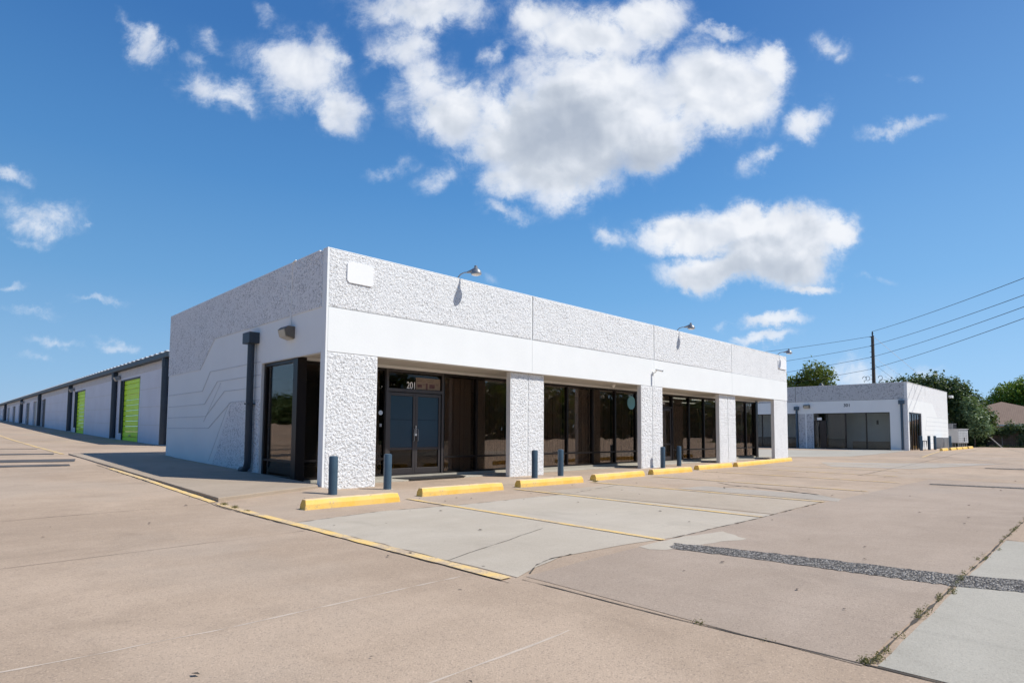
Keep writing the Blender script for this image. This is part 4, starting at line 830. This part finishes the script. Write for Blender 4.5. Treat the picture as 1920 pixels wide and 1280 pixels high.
# fence with vines
F = thing('wooden_fence', 'weathered wooden board fence under dark vines at the back of the lot', 'fence', (70, 0, 0))
fb = B(); y = 2.
while y > -24: fb.box(-.02+rng.normal()*.006, .02, y-.135, y-.005, .05, 1.82+rng.normal()*.015); y -= .14
fb.build('board', FENCE, F, fix=False); part('rail', FENCE, F, (.021, .08, -24, 2, .4, .5), (.021, .08, -24, 2, 1.45, 1.55)); B().tube([(-.1, -3.8, 0), (-.1, -3.8, 1.75)], .04, 8).build('metal_post', GALV, F, True)
t = thing('vine_hedge', 'dark green vines hanging over the top of the board fence', 'vines', (69.6, 0, 0))
crown('foliage', [(0, y+rng.normal()*.2, 1.75+rng.normal()*.12, .45, .75, .38) for y in np.arange(-22, -1.6, .8)]+[(0, -2.0, 1.1, .5, .8, 1.0), (0, -1.2, .7, .6, .9, .8), (-.2, -5.3, .9, .3, .3, .7), (0, -4.6, 2.2, .3, .25, .6), (0, -6.0, 2.4, .3, .3, .4), (0, -3.1, 2.5, .25, .3, .5)], 15000, .10, LF4, t, seed=21, shell=.3)
tag(crown('grass', [(68.9+rng.normal()*.2, y, .05, .7, 1.2, .14) for y in np.arange(-24, 1, 1.)], 7000, .07, leafmat('grass_leaf', (.05, .09, .02), (.13, .17, .06)), None, seed=22, shell=.2), kind='stuff')
t = thing('leaning_board', 'long pale board leaning from the vines down to the ground', 'board', (68.2, -2.26, 1.95))
B().tube([(0, 0, 0), (-.3, -1.72, -1.86)], .045, 6).build('board', V('pale_board', (.5, .48, .45), .8), t)
# house
Hh = thing('brick_house', 'low house with brown shingle hip roof beyond the vine covered fence', 'house', (90, -6, 0))
part('wall', BRICK, Hh, (0, 14, -5, 13.6, 0, 2.45)); part('eave_board', FASC, Hh, (-.5, 14.5, -5.4, 14.0, 2.451, 2.62))
B().add([(-.55, 14.1, 2.63), (-.55, -5.5, 2.63), (14.55, -5.5, 2.63), (14.55, 14.1, 2.63), (6.0, 4.9, 5.75), (9.5, 4.9, 5.75)], [(0, 1, 4), (1, 2, 5, 4), (2, 3, 5), (3, 0, 4, 5), (0, 3, 2, 1)]).build('roof', SHING, Hh)
part('window', GLASS2, Hh, (-.02, 0-.001, -4.5, -3, .9, 2.1)); part('chimney', DARKIN, Hh, (7.5, 8.3, .5, 1.3, 3.4, 6.0))
# weeds in the joints
wc = [(x, -10.88+rng.normal()*.02, .012, .05+.06*rng.random(), .012, .004+.007*rng.random()) for x in np.concatenate([rng.uniform(-2.35, 1.6, 40), rng.uniform(1.6, 7, 26)])]
wc += [(-2.36, -10.86, .015, .05, .03, .02), (-2.25, -10.9, .012, .04, .02, .025), (-2.42, -10.35, .01, .02, .05, .01), (-2.4, -9.9, .01, .02, .06, .01), (6.1, -2.5, .02, .12, .06, .012), (-2.42, -1.4, .02, .05, .1, .03), (-2.42, -1.9, .02, .04, .12, .02), (-2.42, -2.4, .01, .03, .1, .015)]
tag(crown('joint_weeds', wc, 4200, .006, leafmat('weed_leaf', (.08, .10, .03), (.22, .17, .06)), None, clump=5, seed=31, shell=.1), kind='stuff')
# small litter and leaf bits
lb = B()
for k in range(150):
    x = rng.uniform(-12, 20); y = rng.uniform(-11.5, -1.3) if x > -2.5 else rng.uniform(-11.5, 14); s_ = rng.uniform(.006, .018)
    if math.hypot(x+6, y+11.9) < 2.5: continue
    z = float(G(x, y))+.012; a = rng.uniform(0, 3.14); lb.add([(x+math.cos(a)*s_*2, y+math.sin(a)*s_*2, z), (x-math.sin(a)*s_, y+math.cos(a)*s_, z+s_*.6), (x-math.cos(a)*s_*2, y-math.sin(a)*s_*2, z), (x+math.sin(a)*s_, y-math.cos(a)*s_, z+s_*.3)], [(0, 1, 2, 3)])
tag(lb.build('leaf_litter', CRACK, fix=False), kind='stuff')
# far wood across the street behind the camera (seen in the window glass)
wb_ = [(x, -62+rng.normal()*4-.12*abs(x-10), 5+rng.normal(), 6, 5, 6.5+rng.normal()) for x in np.arange(-60, 260, 7)]
wb_ += [(-85+rng.normal()*4, y, 4+float(G(-80, y)), 5, 6, 5+rng.normal()) for y in np.arange(-50, 330, 7)]  # left rows added out of view to darken the side glass reflections
tag(crown('far_wood_and_screen', wb_, 70000, .95, LF2, None, seed=41, shell=.5), kind='stuff')
tag(part('verge', V('verge_grass', (.10, .13, .04), .95, amt=.2), None, (-80, 280, -90, -34, -.1, .06)), kind='structure')
